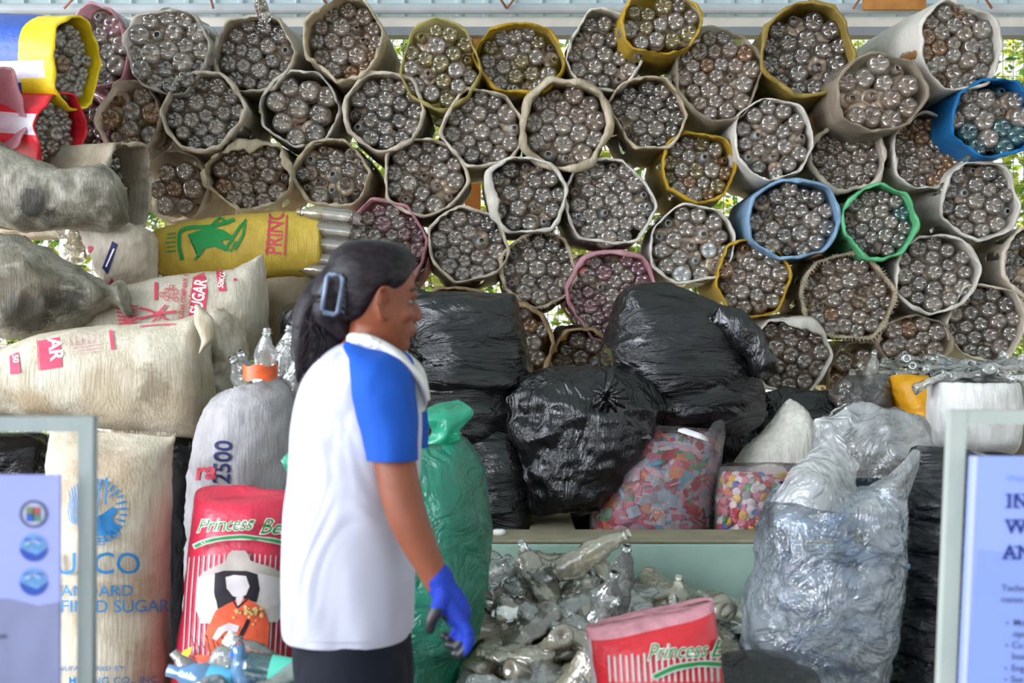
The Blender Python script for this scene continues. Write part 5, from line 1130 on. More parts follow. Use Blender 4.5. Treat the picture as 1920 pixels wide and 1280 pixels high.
for i, (x, y, z) in enumerate(spots):
    t = rg.randrange(12); q = Euler((rg.gauss(1.57, .35), 0, 0)).to_matrix().to_4x4(); az = rg.uniform(0, 6.28)
    M4 = Matrix.Translation((x, y, z)) @ Matrix.Rotation(.35, 4, 'X') @ Matrix.Rotation(az, 4, 'Z') @ q @ Matrix.Translation((0, 0, -.12)) @ Matrix.Scale(rg.uniform(.9, 1.15), 4)
    key = rg.choice(('dusty', 'dusty', 'clean', 'clean', 'dusty', 'clear'))
    if inview((x, y, z)) and cnt < 110: bottle_obj(CRUSH_T[t], M4, key, lab, 'crushed bottles on the heap before the tank', 'crush%d' % t); cnt += 1
    else: MASS.add(CRUSH_T[t], M4, PETS[key])
for layer in range(1, 4):
    for i, (x, y, z) in enumerate(spots):
        t = rg.randrange(12); M4 = Matrix.Translation((x + rg.uniform(-.05, .05), y + rg.uniform(-.04, .04), z - .065 * layer)) @ Euler((rg.uniform(1.1, 1.9), 0, rg.uniform(0, 6.28))).to_matrix().to_4x4() @ Matrix.Translation((0, 0, -.12))
        if z - .065 * layer > .05: MASS.add(CRUSH_T[t], M4, PETS['dusty'])
# bottles that stand out
def lay(px, py, Y, az, el, roll, t, key, label, s=1.0):
    M4 = Matrix.Translation(P(px, py, Y)) @ Matrix.Rotation(math.radians(az), 4, 'Y') @ Matrix.Rotation(math.radians(el), 4, 'X') @ Matrix.Scale(s, 4)
    return bottle_obj(CRUSH_T[t], M4, key, label, None, 'crush%d' % t)
lay(965, 1055, 4.2, -115, 10, 0, 3, 'clean', 'clear bottle whose open neck points at the blue gloved hand')
lay(1118, 1190, 4.0, 14, 20, 0, 5, 'clean', 'upright clear bottle in the middle of the heap left of its taller neighbour')
lay(1150, 1165, 4.05, 8, 18, 0, 8, 'clean', 'tall clear bottle standing nearly upright in the middle of the heap')
lay(1040, 1075, 4.15, 62, 0, 0, 1, 'dusty', 'yellowish dusty bottle on the very top of the heap')
# ------------------------------------------------------------------ the person (px rows at Y = 3.1)
YP = 3.1; SKIN = mat_plain('brown_skin', '#7d452e', .5, .35, .10, 14, .12, 90)
def Q(px, py, dy=0.0): return Vector(P(px, py, YP)) + Vector((0, dy, 0))
prs = empty('person', (P(655, 640, YP)[0], YP, 0), 'person in white shirt with blue sleeves and blue gloves, dark hair clipped back', 'person')
def slab(mb, rows, m, n=30, seg=36, dyc=0.0, sq=2.0):
    """rows: (py, xl, xr, half depth[, centre depth]) in pixels / metres"""
    R = catmull([tuple(r) + ((dyc,) if len(r) == 4 else ()) for r in rows], n); rg_ = []
    for py, xl, xr, hd, dc in R:
        a, c = Q(xl, py, dc), Q(xr, py, dc); ce = (a + c) / 2; hw = (c - a).length / 2; r = []
        for j in range(seg):
            th = 2 * math.pi * j / seg; ct, st = math.cos(th), math.sin(th); k = (abs(ct) ** sq + abs(st) ** sq) ** (-1 / sq)
            r.append(ce + Vector((hw * ct * k, -hd * st * k, 0)))
        rg_.append(r)
    mb.rings(rg_, m); return rg_
def limb(mb, pts, rad, m, n=26, k=12):
    A = catmull([tuple(p) + (r,) for p, r in zip(pts, rad)], n); pp = [Vector(a[:3]) for a in A]; rr = [float(a[3]) for a in A]
    d0 = (pp[0] - pp[1]).normalized(); d1 = (pp[-1] - pp[-2]).normalized()
    pp = [pp[0] + d0 * rr[0] * .9, pp[0] + d0 * rr[0] * .6] + pp + [pp[-1] + d1 * rr[-1] * .6, pp[-1] + d1 * rr[-1] * .9]
    rr = [rr[0] * .4, rr[0] * .8] + rr + [rr[-1] * .8, rr[-1] * .4]; mb.tube(pp, rr, m, k)
HC = Q(699, 558); YAW = Matrix.Rotation(math.radians(20), 4, 'Z'); TILT = Matrix.Rotation(math.radians(4), 4, 'Y')
HM = Matrix.Translation(HC) @ YAW @ TILT
HROWS = [(.119, -.02, .025, .015), (.113, -.052, .052, .045), (.096, -.078, .072, .062), (.07, -.092, .085, .071), (.04, -.096, .091, .074), (.012, -.093, .092, .073), (-.012, -.085, .086, .071),
         (-.035, -.07, .087, .069), (-.055, -.05, .089, .065), (-.07, -.035, .088, .058), (-.085, -.02, .084, .050), (-.10, .0, .081, .040), (-.110, .02, .076, .030), (-.117, .04, .066, .014)]
def headrings(infl=0.0, n=40, seg=48, fn=None):
    R = catmull(HROWS, n); out = []
    for z, xb, xf, hw in R:
        c = (xb + xf) / 2; hx = (xf - xb) / 2; r = []
        for j in range(seg):
            th = 2 * math.pi * j / seg; ct, st = math.cos(th), math.sin(th)
            # narrower towards the face
            w = hw * (1 - .16 * max(ct, 0) ** 2); k = (abs(ct) ** 2.15 + abs(st) ** 2.15) ** (-1 / 2.15)
            p = Vector((c + hx * ct * k, w * st * k, z)); nn = Vector((ct, st, (z - .01) * 6)).normalized()
            e = fn(p) if fn else infl
            r.append(p + nn * e)
        out.append(r)
    return out
body = MB()
body.rings([[HM @ p for p in r] for r in headrings()], SKIN)
def hl(pts, rad, n=10, k=10):
    limb(body, [HM @ Vector(p) for p in pts], rad, SKIN, n, k)
hl([(.088, 0, .004), (.100, 0, -.018), (.106, 0, -.032)], [.007, .009, .011]); hl([(.098, -.011, -.036), (.098, .011, -.036)], [.008, .008], 5)
hl([(.089, -.018, -.060), (.097, 0, -.058), (.089, .018, -.060)], [.005, .0075, .005]); hl([(.087, -.016, -.070), (.094, 0, -.071), (.087, .016, -.070)], [.005, .0075, .005])
hl([(.083, -.038, .014), (.092, -.015, .014)], [.006, .007]); hl([(.083, .038, .014), (.092, .015, .014)], [.006, .007]); hl([(.076, 0, -.102), (.079, 0, -.096)], [.014, .014], 5)
hl([(.060, -.048, -.034), (.074, -.040, -.030)], [.016, .014], 6); hl([(.060, .048, -.034), (.074, .040, -.030)], [.016, .014], 6)
for s_ in (-1, 1):
    hl([(.008, s_ * .074, -.044), (-.004, s_ * .084, -.034), (-.013, s_ * .092, -.010), (-.012, s_ * .094, .010), (.0, s_ * .090, .020), (.013, s_ * .082, .014), (.014, s_ * .076, -.004)], [.0070, .0058, .0050, .0050, .0050, .0048, .004], 26, 9)
    hl([(-.004, s_ * .074, -.025), (-.004, s_ * .076, .006)], [.006, .008], 8, 8)
# neck, trunk, hips, legs, arms
limb(body, [Q(703, 600), Q(690, 640), Q(676, 680), Q(668, 720)], [.056, .054, .06, .075], SKIN)
slab(body, [(668, 640, 730, .06), (700, 598, 765, .15), (740, 580, 775, .165), (850, 566, 772, .14), (960, 556, 765, .125), (1060, 552, 758, .135), (1180, 556, 764, .155), (1260, 562, 768, .15), (1300, 575, 750, .12)], SKIN)
for dy, dx in ((-.085, 10), (.085, -6)):
    limb(body, [Q(665 + dx, 1230, dy), Q(672 + dx, 1400, dy), Q(668 + dx, 1520, dy), Q(660 + dx, 1640, dy), Q(655 + dx, 1755, dy)], [.085, .07, .052, .05, .034], SKIN)
    limb(body, [Q(650 + dx, 1768, dy), Q(700 + dx, 1772, dy), Q(745 + dx, 1778, dy)], [.028, .026, .018], SKIN, 10)
# near arm: shoulder, elbow, wrist
limb(body, [Q(722, 712, -.125), Q(742, 770, -.152), Q(752, 850, -.172), Q(766, 916, -.182), Q(782, 965, -.187), Q(812, 1028, -.19), Q(832, 1068, -.19)], [.050, .050, .0445, .043, .040, .032, .0275], SKIN, 40, 18)
limb(body, [Q(722, 712, .15), Q(728, 770, .185), Q(722, 860, .19), Q(706, 920, .19), Q(700, 1000, .19), Q(699, 1060, .19)], [.050, .050, .043, .040, .034, .026], SKIN, 30, 14)
bo = remeshed('body', body, .0055, 5, prs, [SKIN])
# eyes
EW = mat_plain('eye_white', '#8c7f78', .3, .5, 0); EB = mat_plain('dark_iris', '#1c120e', .2, .5, 0)
for s_ in (-1, 1):
    b = MB()
    def ball(c, r, m, sx=1, sz=1): b.rings([[HM @ (Vector(c) + Vector((r * sx * math.sin(p) * math.cos(a), r * math.sin(p) * math.sin(a), r * sz * math.cos(p)))) for a in [k * math.pi / 8 for k in range(16)]] for p in np.linspace(.05, math.pi - .05, 9)], m)
    ball((.0745, s_ * .032, -.004), .009, EW, 1, .5); ball((.0795, s_ * .034, -.004), .0052, EB); b.build('eye', prs)
    b = MB(); b.tube([HM @ Vector(p) for p in ((.070, s_ * .054, .018), (.083, s_ * .042, .026), (.091, s_ * .018, .023))], [.002, .0032, .002], EB, 7); b.build('eyebrow', prs)
# hair
HAIR = None
def mat_hair():
    t = NT('black_hair'); p = t.n('BsdfPrincipled'); v = coords(t, (26, 60, 60))
    n = noisetex(t, v, 1.6, 4, .6, .3); t.l(ramp(t, n, [(.35, srgb('#0b090b')), (.75, srgb('#2c2228'))]), p.inputs['Base Color'])
    p.inputs['Roughness'].default_value = .42; p.inputs['Specular IOR Level'].default_value = .18
    t.l(bump(t, n, .5, .004), p.inputs['Normal']); t.l(p.outputs[0], t.out.inputs['Surface']); return t.m
HAIR = mat_hair()
def hairin(p):
    # distance inside the hairline: above a slanted line from forehead to the nape
    x, z = p.x, p.z
    line = np.interp(x, [-.10, -.06, -.035, -.02, .0, .015, .03, .05, .07, .085, .1], [-.085, -.072, -.045, -.010, .020, .022, .018, .030, .055, .075, .085])
    d = z - line
    return max(-.008, min(.011, d * .8))
b = MB(); b.rings([[HM @ p for p in r] for r in headrings(fn=hairin, n=60, seg=72)], HAIR)
# bun volume at the back, under the clip
hr = b
limb(hr, [HM @ Vector((-.07, 0, .04)), HM @ Vector((-.095, 0, .0)), HM @ Vector((-.09, 0, -.045)), HM @ Vector((-.07, 0, -.075))], [.045, .042, .040, .024], HAIR, 16, 14)
h = remeshed('hair', hr, .005, 4, prs, [HAIR])
# pony tail
b = MB()
lk = [([(634, 535, 0), (600, 545, -.005), (576, 590, -.01), (572, 640, -.01), (585, 690, -.01)], [.026, .030, .030, .028, .014]),
      ([(625, 545, -.02), (592, 560, -.02), (572, 610, -.02), (568, 660, -.02), (560, 716, -.01)], [.02, .026, .026, .020, .005]),
      ([(628, 570, 0), (604, 600, -.005), (592, 650, -.005), (598, 690, -.005), (588, 715, 0)], [.026, .032, .034, .030, .008]),
      ([(640, 590, 0), (622, 620, 0), (618, 655, 0), (622, 680, 0)], [.022, .028, .028, .012]),
      ([(612, 530, .01), (584, 555, .01), (566, 600, .01), (560, 650, .01), (566, 700, .01)], [.018, .022, .022, .018, .005])]
for pts, rad in lk: limb(b, [Q(x, y, d) for x, y, d in pts], rad, HAIR, 22, 12)
remeshed('ponytail', b, .0045, 3, prs, [HAIR])
b = MB(); rg = random.Random(3)
for k in range(70):
    x0, y0 = 612 + rg.uniform(-8, 12), 540 + rg.uniform(-10, 40); dd = rg.uniform(-.05, .03); e = rg.uniform(-14, 30); pts = [Q(x0, y0, dd - .01), Q(590 + rg.uniform(-16, 22), 590, dd), Q(576 + rg.uniform(-14, 40), 650, dd - .01), Q(558 + e, 700 + rg.uniform(-12, 22), dd)]
    A = catmull([tuple(p) for p in pts], 14); b.tube([Vector(a) for a in A], [.0022 * (1 - .8 * i / 13) for i in range(14)], HAIR, 4)
b.build('hair_strands', prs)
# claw clip
CL = mat_plain('grey_blue_clip_plastic', '#566276', .3, .5, .04)
b = MB()
def clipP(u, v, out=0): # u across, v up, in metres round the clip centre
    c = Q(634, 554, -.085 - out); a = math.radians(-8); return c + Vector((u * math.cos(a) - v * math.sin(a), -.1 * u, u * math.sin(a) + v * math.cos(a)))
loop = [(-.015, .040), (.008, .042), (.015, .036), (.018, .0), (.015, -.036), (.008, -.042), (-.015, -.040), (-.018, -.034), (-.019, 0), (-.018, .034)]
pp = [clipP(u, v, .004 * math.cos(v * 30)) for u, v in loop]; b.tube(pp + [pp[0], pp[1]], .0056, CL, 8)
b.tube([clipP(-.022, .022, -.01), clipP(-.028, .0, -.012), clipP(-.022, -.022, -.01)], .005, CL, 8)
for v in (-.03, -.018, -.006, .006, .018, .03): b.tube([clipP(.016, v, 0), clipP(.026, v - .004, -.012), clipP(.026, v - .008, -.03)], [.003, .003, .0015], CL, 6)
b.build('hair_clip', prs)
# shirt
def mat_cloth(name, col, rough=.8, trans=.0, f=4.0, st=.5):
    t = NT(name); v = coords(t, (1, 1, .6)); p = t.n('BsdfPrincipled'); p.inputs['Base Color'].default_value = srgb(col); p.inputs['Roughness'].default_value = rough
    p.inputs['Specular IOR Level'].default_value = .2; n = noisetex(t, v, f, 2, .4, 1.0); t.l(bump(t, n, st, .05), p.inputs['Normal']); t.l(p.outputs[0], t.out.inputs['Surface']); return t.m
SHW = mat_cloth('white_shirt_knit', '#b4b4c2', f=6, st=.7); SHB = mat_cloth('blue_sleeve_knit', '#15479c', f=7); PAN = mat_cloth('dark_navy_trouser_cloth', '#10141f', f=4); TOW = mat_cloth('white_towel_cloth', '#c4c2c0', f=30, st=.3)
def folded(rings, amp, f, seed):
    for r in rings:
        for i, p in enumerate(r):
            q = Vector((p.x * f[0], p.y * f[1], p.z * f[2])) + Vector((seed, 0, 0)); d = noise.noise(q) + .4 * noise.noise(q * 2.3)
            c = sum(r, Vector((0, 0, 0))) / len(r); n_ = (p - c).normalized(); r[i] = p + n_ * d * amp
    return rings
SR = [(640, 648, 728, .062), (652, 622, 742, .10), (675, 597, 766, .15), (705, 578, 780, .178), (750, 562, 788, .185), (800, 552, 790, .178), (850, 546, 788, .168), (900, 541, 785, .160), (960, 533, 782, .158), (1040, 527, 779, .165), (1120, 525, 776, .175), (1165, 527, 774, .18), (1186, 531, 770, .18)]
R = catmull([r + (0.0,) for r in SR], 90); rr = []
for i, (py, xl, xr, hd, dc) in enumerate(R):
    a, c = Q(xl, py), Q(xr, py); ce = (a + c) / 2; hw = (c - a).length / 2; r = []
    for j in range(110):
        th = 2 * math.pi * j / 110; ct, st = math.cos(th), math.sin(th); k = (abs(ct) ** 2.2 + abs(st) ** 2.2) ** (-1 / 2.2)
        r.append(ce + Vector((hw * ct * k, -hd * st * k, 0)))
    rr.append(r)
folded(rr, .010, (8, 8, 3.0), 3.0)
last = rr[-1]; ce = sum(last, Vector((0, 0, 0))) / len(last)
rr = rr + [[p + Vector((0, 0, -.004)) + (ce - p) * .02 for p in last], [p + (ce - p) * .03 + Vector((0, 0, .02)) for p in last]]
b = MB(); b.rings(rr, SHW, caps=False); sh = b.build('shirt', prs)
# hem seam
b = MB(); b.tube([p + Vector((0, 0, .016)) + (p - ce).normalized() * .0008 for p in last] + [last[0] + Vector((0, 0, .016))], .0012, SHW, 4, False); b.build('hem', sh)
# sleeves: raglan, from the collar over the shoulder to above the elbow
def sleeve(sg):
    b = MB(); rows = [(640, 652, 690, .020, sg * .060), (652, 650, 738, .045, sg * .075), (668, 655, 764, .080, sg * .095), (695, 660, 781, .092, sg * .120), (730, 668, 789, .088, sg * .138), (765, 679, 792, .082, sg * .150), (800, 692, 794, .076, sg * .162), (830, 700, 794, .072, sg * .170), (849, 704, 794, .070, sg * .173)]
    tmp = MB(); rr = slab(tmp, rows, SHB, 50, 60); folded(rr, .006, (12, 12, 9), 5.0 + sg)
    l = rr[-1]; c2 = sum(l, Vector((0, 0, 0))) / len(l); rr += [[p + (c2 - p) * .05 + Vector((0, 0, .004)) for p in l], [p + (c2 - p) * .10 + Vector((0, 0, .04)) for p in l]]
    b.rings(rr, SHB, caps=False); b.build('sleeve', sh)
sleeve(-1); sleeve(1)
# trousers
b = MB(); slab(b, [(1130, 550, 764, .155), (1200, 549, 772, .17), (1260, 552, 776, .17), (1300, 560, 774, .16)], PAN, 16, 40)
for dy, dx in ((-.085, 12), (.085, -10)):
    limb(b, [Q(658 + dx, 1240, dy), Q(664 + dx, 1320, dy), Q(672 + dx, 1450, dy), Q(668 + dx, 1600, dy), Q(664 + dx, 1725, dy)], [.115, .108, .09, .082, .07], PAN, 24, 20)
remeshed('trousers', b, .009, 3, prs, [PAN])
SHO = mat_plain('dark_sandal_rubber', '#2a2623', .7, .2, .1)
for dy, dx in ((-.085, 10), (.085, -6)):
    b = MB(); c = Q(690 + dx, 1788, dy); n = 24
    o_ = [(math.cos(2 * math.pi * k / n) * .125, math.sin(2 * math.pi * k / n) * (.045 - .008 * math.cos(2 * math.pi * k / n) * -1)) for k in range(n)]
    b.rings([[Vector((c.x + x * s_, c.y + y * s_, z)) for x, y in o_] for s_, z in ((.96, .0), (1, .006), (1, .02), (.95, .024))], SHO)
    b.tube([c + Vector((.04, -.045, .0)), c + Vector((.045, -.02, .055)), c + Vector((.045, .02, .055)), c + Vector((.04, .045, .0))], .007, SHO, 8); b.build('sandal', prs)
# towel round the neck
b = MB(); T1 = [(646, 640, .02, 10), (668, 634, -.075, 16), (700, 641, -.105, 22), (735, 662, -.112, 28), (762, 690, -.108, 32), (783, 718, -.100, 36), (790, 745, -.09, 30), (792, 768, -.085, 14)]
A = catmull(T1, 46); rr = []
for i, (x, y, d, w) in enumerate(A):
    x1, y1 = A[min(i + 1, 45)][:2]; x0, y0 = A[max(i - 1, 0)][:2]; tx, ty = x1 - x0, y1 - y0; L = math.hypot(tx, ty) or 1; nx, ny = -ty / L, tx / L; r = []
    for j in range(20):
        th = 2 * math.pi * j / 20; u = math.cos(th) * w * .62; t_ = math.sin(th) * .016 + .010 * math.sin(u * .22 + i * .15)
        r.append(Q(x + nx * u, y + ny * u, d - t_ + .0010 * u * (1 if u < 0 else -1)))
    rr.append(r)
b.rings(rr, TOW); 
T2 = [(646, 640, .02, 12), (660, 634, .075, 20), (700, 641, .11, 24), (740, 668, .11, 28), (775, 705, .10, 30), (790, 760, .08, 26)]
A = catmull(T2, 30); rr = []
for i, (x, y, d, w) in enumerate(A): rr.append([Q(x + math.cos(t) * w * .5, y - math.cos(t) * w * .35, d + .016 * math.sin(t)) for t in [k * math.pi / 8 for k in range(16)]])
b.rings(rr, TOW); b.build('towel', prs)
# gloves
GB = mat_cloth('blue_knit_glove', '#22389a', f=30, st=.2); GK = mat_plain('black_rubber_palm', '#17171c', .45, .5, .1, 30)
def glove(mir=1):
    b = MB(); D = -.19
    def g(x, y, dy): return Q(x - (130 if mir < 0 else 0), y, (D + dy) * mir)
    limb(b, [g(829, 1054, 0), g(838, 1074, 0), g(850, 1096, .0), g(862, 1116, 0)], [.0315, .029, .033, .032], GB, 16, 16)
    for o_ in (-.026, -.009, .009, .026): limb(b, [g(846, 1090, o_ * .7), g(868, 1126, o_)], [.020, .0165], GB, 8, 12)
    fg = [([(868, 1122, -.032), (884, 1146, -.036), (881, 1172, -.034), (868, 1186, -.028)], .0112), ([(870, 1128, -.011), (886, 1156, -.012), (877, 1180, -.010), (860, 1188, -.006)], .0115),
          ([(866, 1130, .011), (876, 1158, .013), (862, 1176, .014), (847, 1176, .016)], .0108), ([(858, 1128, .029), (862, 1152, .033), (849, 1166, .034), (838, 1163, .032)], .0095)]
    for pts, r in fg: limb(b, [g(*p) for p in pts], [r * 1.12, r * 1.05, r, r * .86], GB, 18, 10)
    limb(b, [g(840, 1085, -.030), g(829, 1106, -.040), g(820, 1124, -.044), g(818, 1139, -.042)], [.018, .0155, .013, .0105], GB, 16, 10)
    o = remeshed('glove', b, .0034, 2, prs, [GB, GK]); me = o.data; loc = prs.location
    for p in me.polygons:
        c = p.center + loc; px = 960 + c.x * F / YP; py = 640 - (c.z - CZ) * F / YP
        px += 130 if mir < 0 else 0
        if (py > 1166 + (px - 850) * .1 and px < 876) or (px < 838 and py > 1100) or (px < 846 + (py - 1120) * .1 and py > 1118): p.material_index = 1
glove(1); glove(-1)
# ------------------------------------------------------------------ sign stands
def frameP(Y): return lambda x, y: Vector(P(x, y, Y))
FR = mat_plain('grey_metal_tube', '#7d8684', .45, .4, .08, 9, .1, 40, stretch=(3, 3, .6)); FR2 = mat_plain('pale_grey_metal_tube', '#9aa199', .45, .4, .06, 9, .1, 40)
def flat(mb, shape, Y, m, k):
    vs, fs = shape; mb.add([Vector(P(x, y, Y)) + Vector((0, -.0005 * k, 0)) for x, y in vs], [f[::-1] for f in fs], m)
# left
Y = 2.35
s1 = empty('sign_stand', (P(80, 640, Y)[0], Y, 0), 'grey tube sign stand with a pale violet board of three round logos', 'sign')
b = MB(); fp = frameP(Y + .02)
def bar(b, x0, y0, x1, y1, w, dep, m, Yb):
    a, c = Vector(P(x0, y0, Yb)), Vector(P(x1, y1, Yb)); d = c - a; n = d.normalized().cross(Vector((0, 1, 0))).normalized() * (w * Yb / F / 2); q = Vector((0, dep / 2, 0))
    b.add([a - n - q, a + n - q, a + n + q, a - n + q, c - n - q, c + n - q, c + n + q, c - n + q], [(0, 1, 2, 3), (7, 6, 5, 4), (0, 4, 5, 1), (1, 5, 6, 2), (2, 6, 7, 3), (3, 7, 4, 0)], m)
fy = 640 + CZ * F / (Y + .02)
bar(b, 165, 781, 159, fy, 28, .028, FR, Y + .02); bar(b, -330, 796, 178, 794, 28, .028, FR, Y + .021); bar(b, -330, 796, -332, fy, 28, .028, FR, Y + .02)
bar(b, -330, 2080, 166, 2080, 26, .026, FR, Y + .022)
for x in (159, -332):
    a = Vector(P(x, fy, Y + .02)); a.z = .015; b.box(a, (.035, .42, .03), FR)
o = b.build('frame', s1, smooth=False)
BD = mat_plain('pale_violet_board', '#8289bb', .6, .2, .06, 3); BL = mat_plain('grey_photo_area_of_board', '#6f7390', .6, .2, .15, 6)
b = MB(); a0, a1 = P(-300, 890, Y - .02), P(112, 890, Y - .02); zb = .35
b.box(((a0[0] + a1[0]) / 2, Y - .016, (a0[2] + zb) / 2), (a1[0] - a0[0], .008, a0[2] - zb), BD)
Yf = Y - .0205
flat(b, poly2d([(-300, 1125), (-100, 1118), (20, 1122), (70, 1135), (111, 1128), (110, 1500), (-300, 1500)]), Yf, BL, 0)
L1, L2, L3, L4 = mat_plain('logo_ring_grey', '#8f93aa', .6, .2, .02), mat_plain('logo_blue', '#27428c', .6, .2, .03), mat_plain('logo_teal', '#4c8098', .6, .2, .03), mat_plain('logo_dark', '#43485e', .6, .2, .03)
cx, cyy = 63, 963
flat(b, disc2d(cx, cyy, 26), Yf, L1, 1); flat(b, ring2d(cx, cyy, 21, 26), Yf, L4, 2)
for x0, y0, c_ in ((50, 950, '#5a6a4a'), (62, 950, '#8a4a48'), (50, 963, '#2c4a9a'), (62, 963, '#4a6a58')): flat(b, rect2d(x0, y0, x0 + 14, y0 + 14), Yf, mat_plain('emblem' + c_, c_, .6, .2, .02), 3)
for q, (cx, cyy) in enumerate(((63, 1026), (63, 1090))):
    flat(b, disc2d(cx, cyy, 26), Yf, mat_plain('logo_light_blue', '#5a7cac', .6, .2, .02), 1)
    flat(b, ([(cx + 26 * math.cos(a), cyy + 26 * math.sin(a)) for a in np.linspace(.0, math.pi, 20)] + [(cx - 10, cyy + 8), (cx + 6, cyy + 14)], [tuple(range(22))]), Yf, L2, 2)
    flat(b, stroke2d(smooth2d([(cx - 18, cyy + 2), (cx - 6, cyy - 6), (cx + 6, cyy + 2), (cx + 18, cyy - 5)]), 4), Yf, L3, 3); flat(b, stroke2d(smooth2d([(cx - 14, cyy - 6), (cx - 2, cyy - 13), (cx + 12, cyy - 9)]), 3), Yf, mat_plain('logo_white', '#a4b0c8', .6, .2, .02), 3)
    flat(b, tpx(('SEA PH', 'PCTTC PHC')[q] if q == 0 else 'PCTIC PHC', cx - 17, cyy - 11, 6.5, bold=.02, xs=.8 if q else 1.1), Yf, L2, 4)
flat(b, poly2d([(-3, 1190), (12, 1188), (14, 1196), (-3, 1197)]), Yf, L4, 1)
b.build('board', s1, smooth=False)
# right
Y = 2.42
s2 = empty('sign_stand', (P(1900, 640, Y)[0], Y, 0), 'pale tube sign stand with a light blue board of navy writing', 'sign')
fy = 640 + CZ * F / (Y + .03)
b = MB(); bar(b, 1794, 769, 1772, 1290, 30, .028, FR2, Y + .03); bar(b, 1772, 1290, 1752, fy, 30, .028, FR2, Y + .03); bar(b, 1780, 781, 2400, 783, 26, .028, FR2, Y + .031); bar(b, 2390, 783, 2380, fy, 30, .028, FR2, Y + .03)
bar(b, 1756, 2020, 2380, 2020, 26, .026, FR2, Y + .032)
for x in (1752, 2380):
    a = Vector(P(x, fy, Y + .03)); a.z = .015; b.box(a, (.035, .42, .03), FR2)
b.build('frame', s2, smooth=False)
b = MB(); BR = mat_plain('light_blue_board', '#8292c8', .6, .2, .03, 2); BR2 = mat_plain('board_edge_white', '#aab2d8', .6, .2, .02)
Yf = Y - .03
pts = [(1821, 855), (2360, 858), (2340, 1600), (1786, 1600)]
front = [Vector(P(x, y, Yf)) for x, y in pts]; back = [p + Vector((0, .012, 0)) for p in front]
b.add(front + back, [(0, 1, 2, 3), (7, 6, 5, 4), (0, 4, 5, 1), (1, 5, 6, 2), (2, 6, 7, 3), (3, 7, 4, 0)], BR)
flat(b, poly2d([(1821, 855), (1833, 855), (1812, 1280), (1797, 1600), (1786, 1600), (1803, 1280)]), Yf, BR2, 1)
flat(b, poly2d([(1833, 1030), (1900, 1036), (2340, 1110), (2340, 1600), (1797, 1600), (1812, 1280)]), Yf, mat_plain('board_blue_swoosh', '#7688c2', .6, .2, .02), 1)
NV = mat_plain('navy_sign_letter', '#1e2c72', .6, .2, 0); NB = mat_plain('blue_sign_letter', '#6f8cdc', .6, .2, 0); NG = mat_plain('dark_sign_letter', '#3c4262', .6, .2, 0)
flat(b, tpx('Wate', 1886, 902, 13, rot=-1), Yf, NB, 3)
def slabtext(s, x, y, sz):
    flat(b, tpx(s, x, y, sz, rot=-1, bold=.05, space=1.12), Yf, NV, 3)
slabtext('IN', 1887, 951, 27); slabtext('W', 1885, 999, 27); slabtext('AN', 1880, 1047, 27)
for (x, y) in ((1890, 925), (1890, 949), (1906, 925), (1906, 949), (1921, 925), (1884, 1045), (1900, 1045), (1906, 1045), (1906, 1023)): flat(b, rect2d(x - 5.5, y, x + 5.5, y + 3), Yf, NV, 4)
for x in (1888, 1900, 1913): flat(b, rect2d(x - 5, 973, x + 5, 976), Yf, NV, 4)
flat(b, tpx('Techn', 1877, 1107, 13, rot=-2, bold=.02), Yf, NG, 3); flat(b, tpx('comm', 1876, 1128, 12.5, rot=-2, bold=.02), Yf, NG, 3)
for (s_, x, y) in (('Mo', 1899, 1172), ('ope', 1898, 1193), ('Cu', 1896, 1214), ('bus', 1896, 1235), ('Eng', 1895, 1257), ('Sus', 1894, 1278)):
    flat(b, tpx(s_, x, y, 13, rot=-2, bold=.02), Yf, NG, 3)
for y in (1167, 1209, 1252, 1273): flat(b, disc2d(1888 - (y - 1167) * .03, y, 2.2, n=10), Yf, NG, 3)
b.build('board', s2, smooth=False)
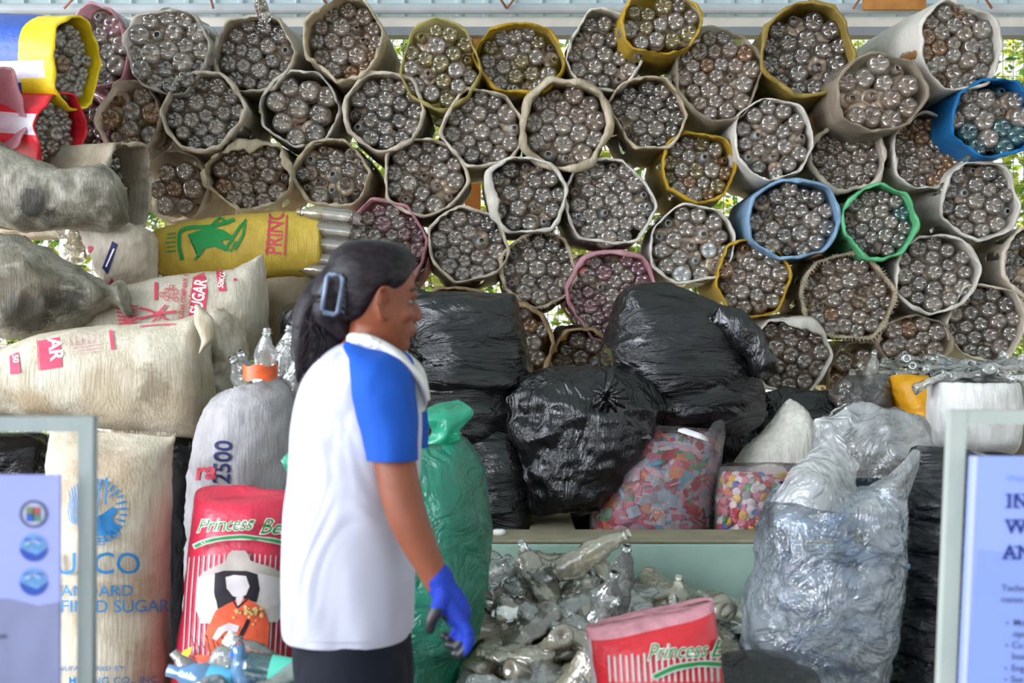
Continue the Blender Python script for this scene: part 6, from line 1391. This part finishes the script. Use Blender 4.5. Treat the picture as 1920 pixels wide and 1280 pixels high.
# water bottles at the feet of the red rice sack
rg = random.Random(41)
def wbottle(px, py, Yb, az, el, s, body, cap, label, lab=None):
    root = empty('water_bottle', P(px, py, Yb), label, 'bottle'); M4 = Matrix.Translation(P(px, py, Yb)) @ Matrix.Rotation(math.radians(az), 4, 'Y') @ Matrix.Rotation(math.radians(el), 4, 'X') @ Matrix.Scale(s, 4)
    b = MB(); pr = [(0, .008), (-.002, .026), (.004, .032)] 
    for k in range(9): pr += [(.012 + k * .012, .0325), (.018 + k * .012, .0305)]
    pr += [(.13, .0325), (.15, .028), (.17, .018), (.18, .0125), (.20, .0125)]
    b.rings([[M4 @ Vector((r * math.cos(a), r * math.sin(a), z - .1)) for a in [k * math.pi / 12 for k in range(24)]] for z, r in pr], PETS[body]); b.build('bottle_body', root)
    if cap:
        b = MB(); b.rings([[M4 @ Vector((r * math.cos(a), r * math.sin(a), z - .1)) for a in [k * math.pi / 10 for k in range(20)]] for z, r in ((.186, .006), (.186, .0155), (.188, .0165), (.206, .0165), (.208, .015), (.208, .004))], cap); b.build('cap', root)
    if lab:
        b = MB(); b.rings([[M4 @ Vector((.0333 * math.cos(a), .0333 * math.sin(a), z - .1)) for a in [k * math.pi / 14 for k in range(28)]] for z in (.055, .075, .1, .12)], lab, caps=False); b.build('label', root)
CW, CB2, CG = mat_plain('white_cap_plastic2', '#e6e6e4', .4, .4, .02), mat_plain('blue_cap_plastic', '#1f5fd0', .4, .4, .02), mat_plain('green_cap_plastic', '#2f9a58', .4, .4, .02)
LT = mat_plain('teal_bottle_label', '#58c4ac', .4, .4, .05); LB = mat_plain('sky_bottle_label', '#5cb8dc', .4, .4, .05)
wbottle(500, 1246, 3.55, -55, 0, 1.15, 'clean', CW, 'clear water bottle with a white cap leaning behind the blue capped one')
wbottle(520, 1262, 3.45, -66, 5, 1.15, 'clean', CB2, 'clear water bottle with a blue cap beside the trousers', LT)
wbottle(468, 1290, 3.4, -10, 20, 1.2, 'blue', None, 'ribbed clear bottle standing open in front of the red rice sack')
wbottle(405, 1280, 3.4, -75, 0, 1.2, 'blue', None, 'pale blue bottle with a sky blue label lying lowest before the red rice sack', LB)
wbottle(432, 1262, 3.5, 15, 15, 1.0, 'clean', None, 'small clear bottle between the pale blue and the ribbed bottle')
wbottle(545, 1262, 3.38, 100, 0, 1.1, 'teal', CG, 'greenish bottle with a green cap against the trousers', LT)
wbottle(372, 1278, 3.6, -40, 0, 1.0, 'clean', None, 'clear bottle leaning on the lower left corner of the red rice sack')
# floor-level bottles under them
for k in range(40):
    t = rg.randrange(12); MASS.add(CRUSH_T[t], Matrix.Translation(P(370 + (k % 10) * 19, 1300 + (k // 10) * 50, 3.45 + rg.uniform(-.15, .1))) @ Euler((rg.uniform(1, 2), 0, rg.uniform(0, 6.28))).to_matrix().to_4x4() @ Matrix.Translation((0, 0, -.12)), PETS['clean'])
o = MASS.build('plastic_bottles'); tag(o, 'the many other clear plastic bottles packed in the stacked sacks', 'bottles', 'clear bottles filling the sacks', 'stuff')
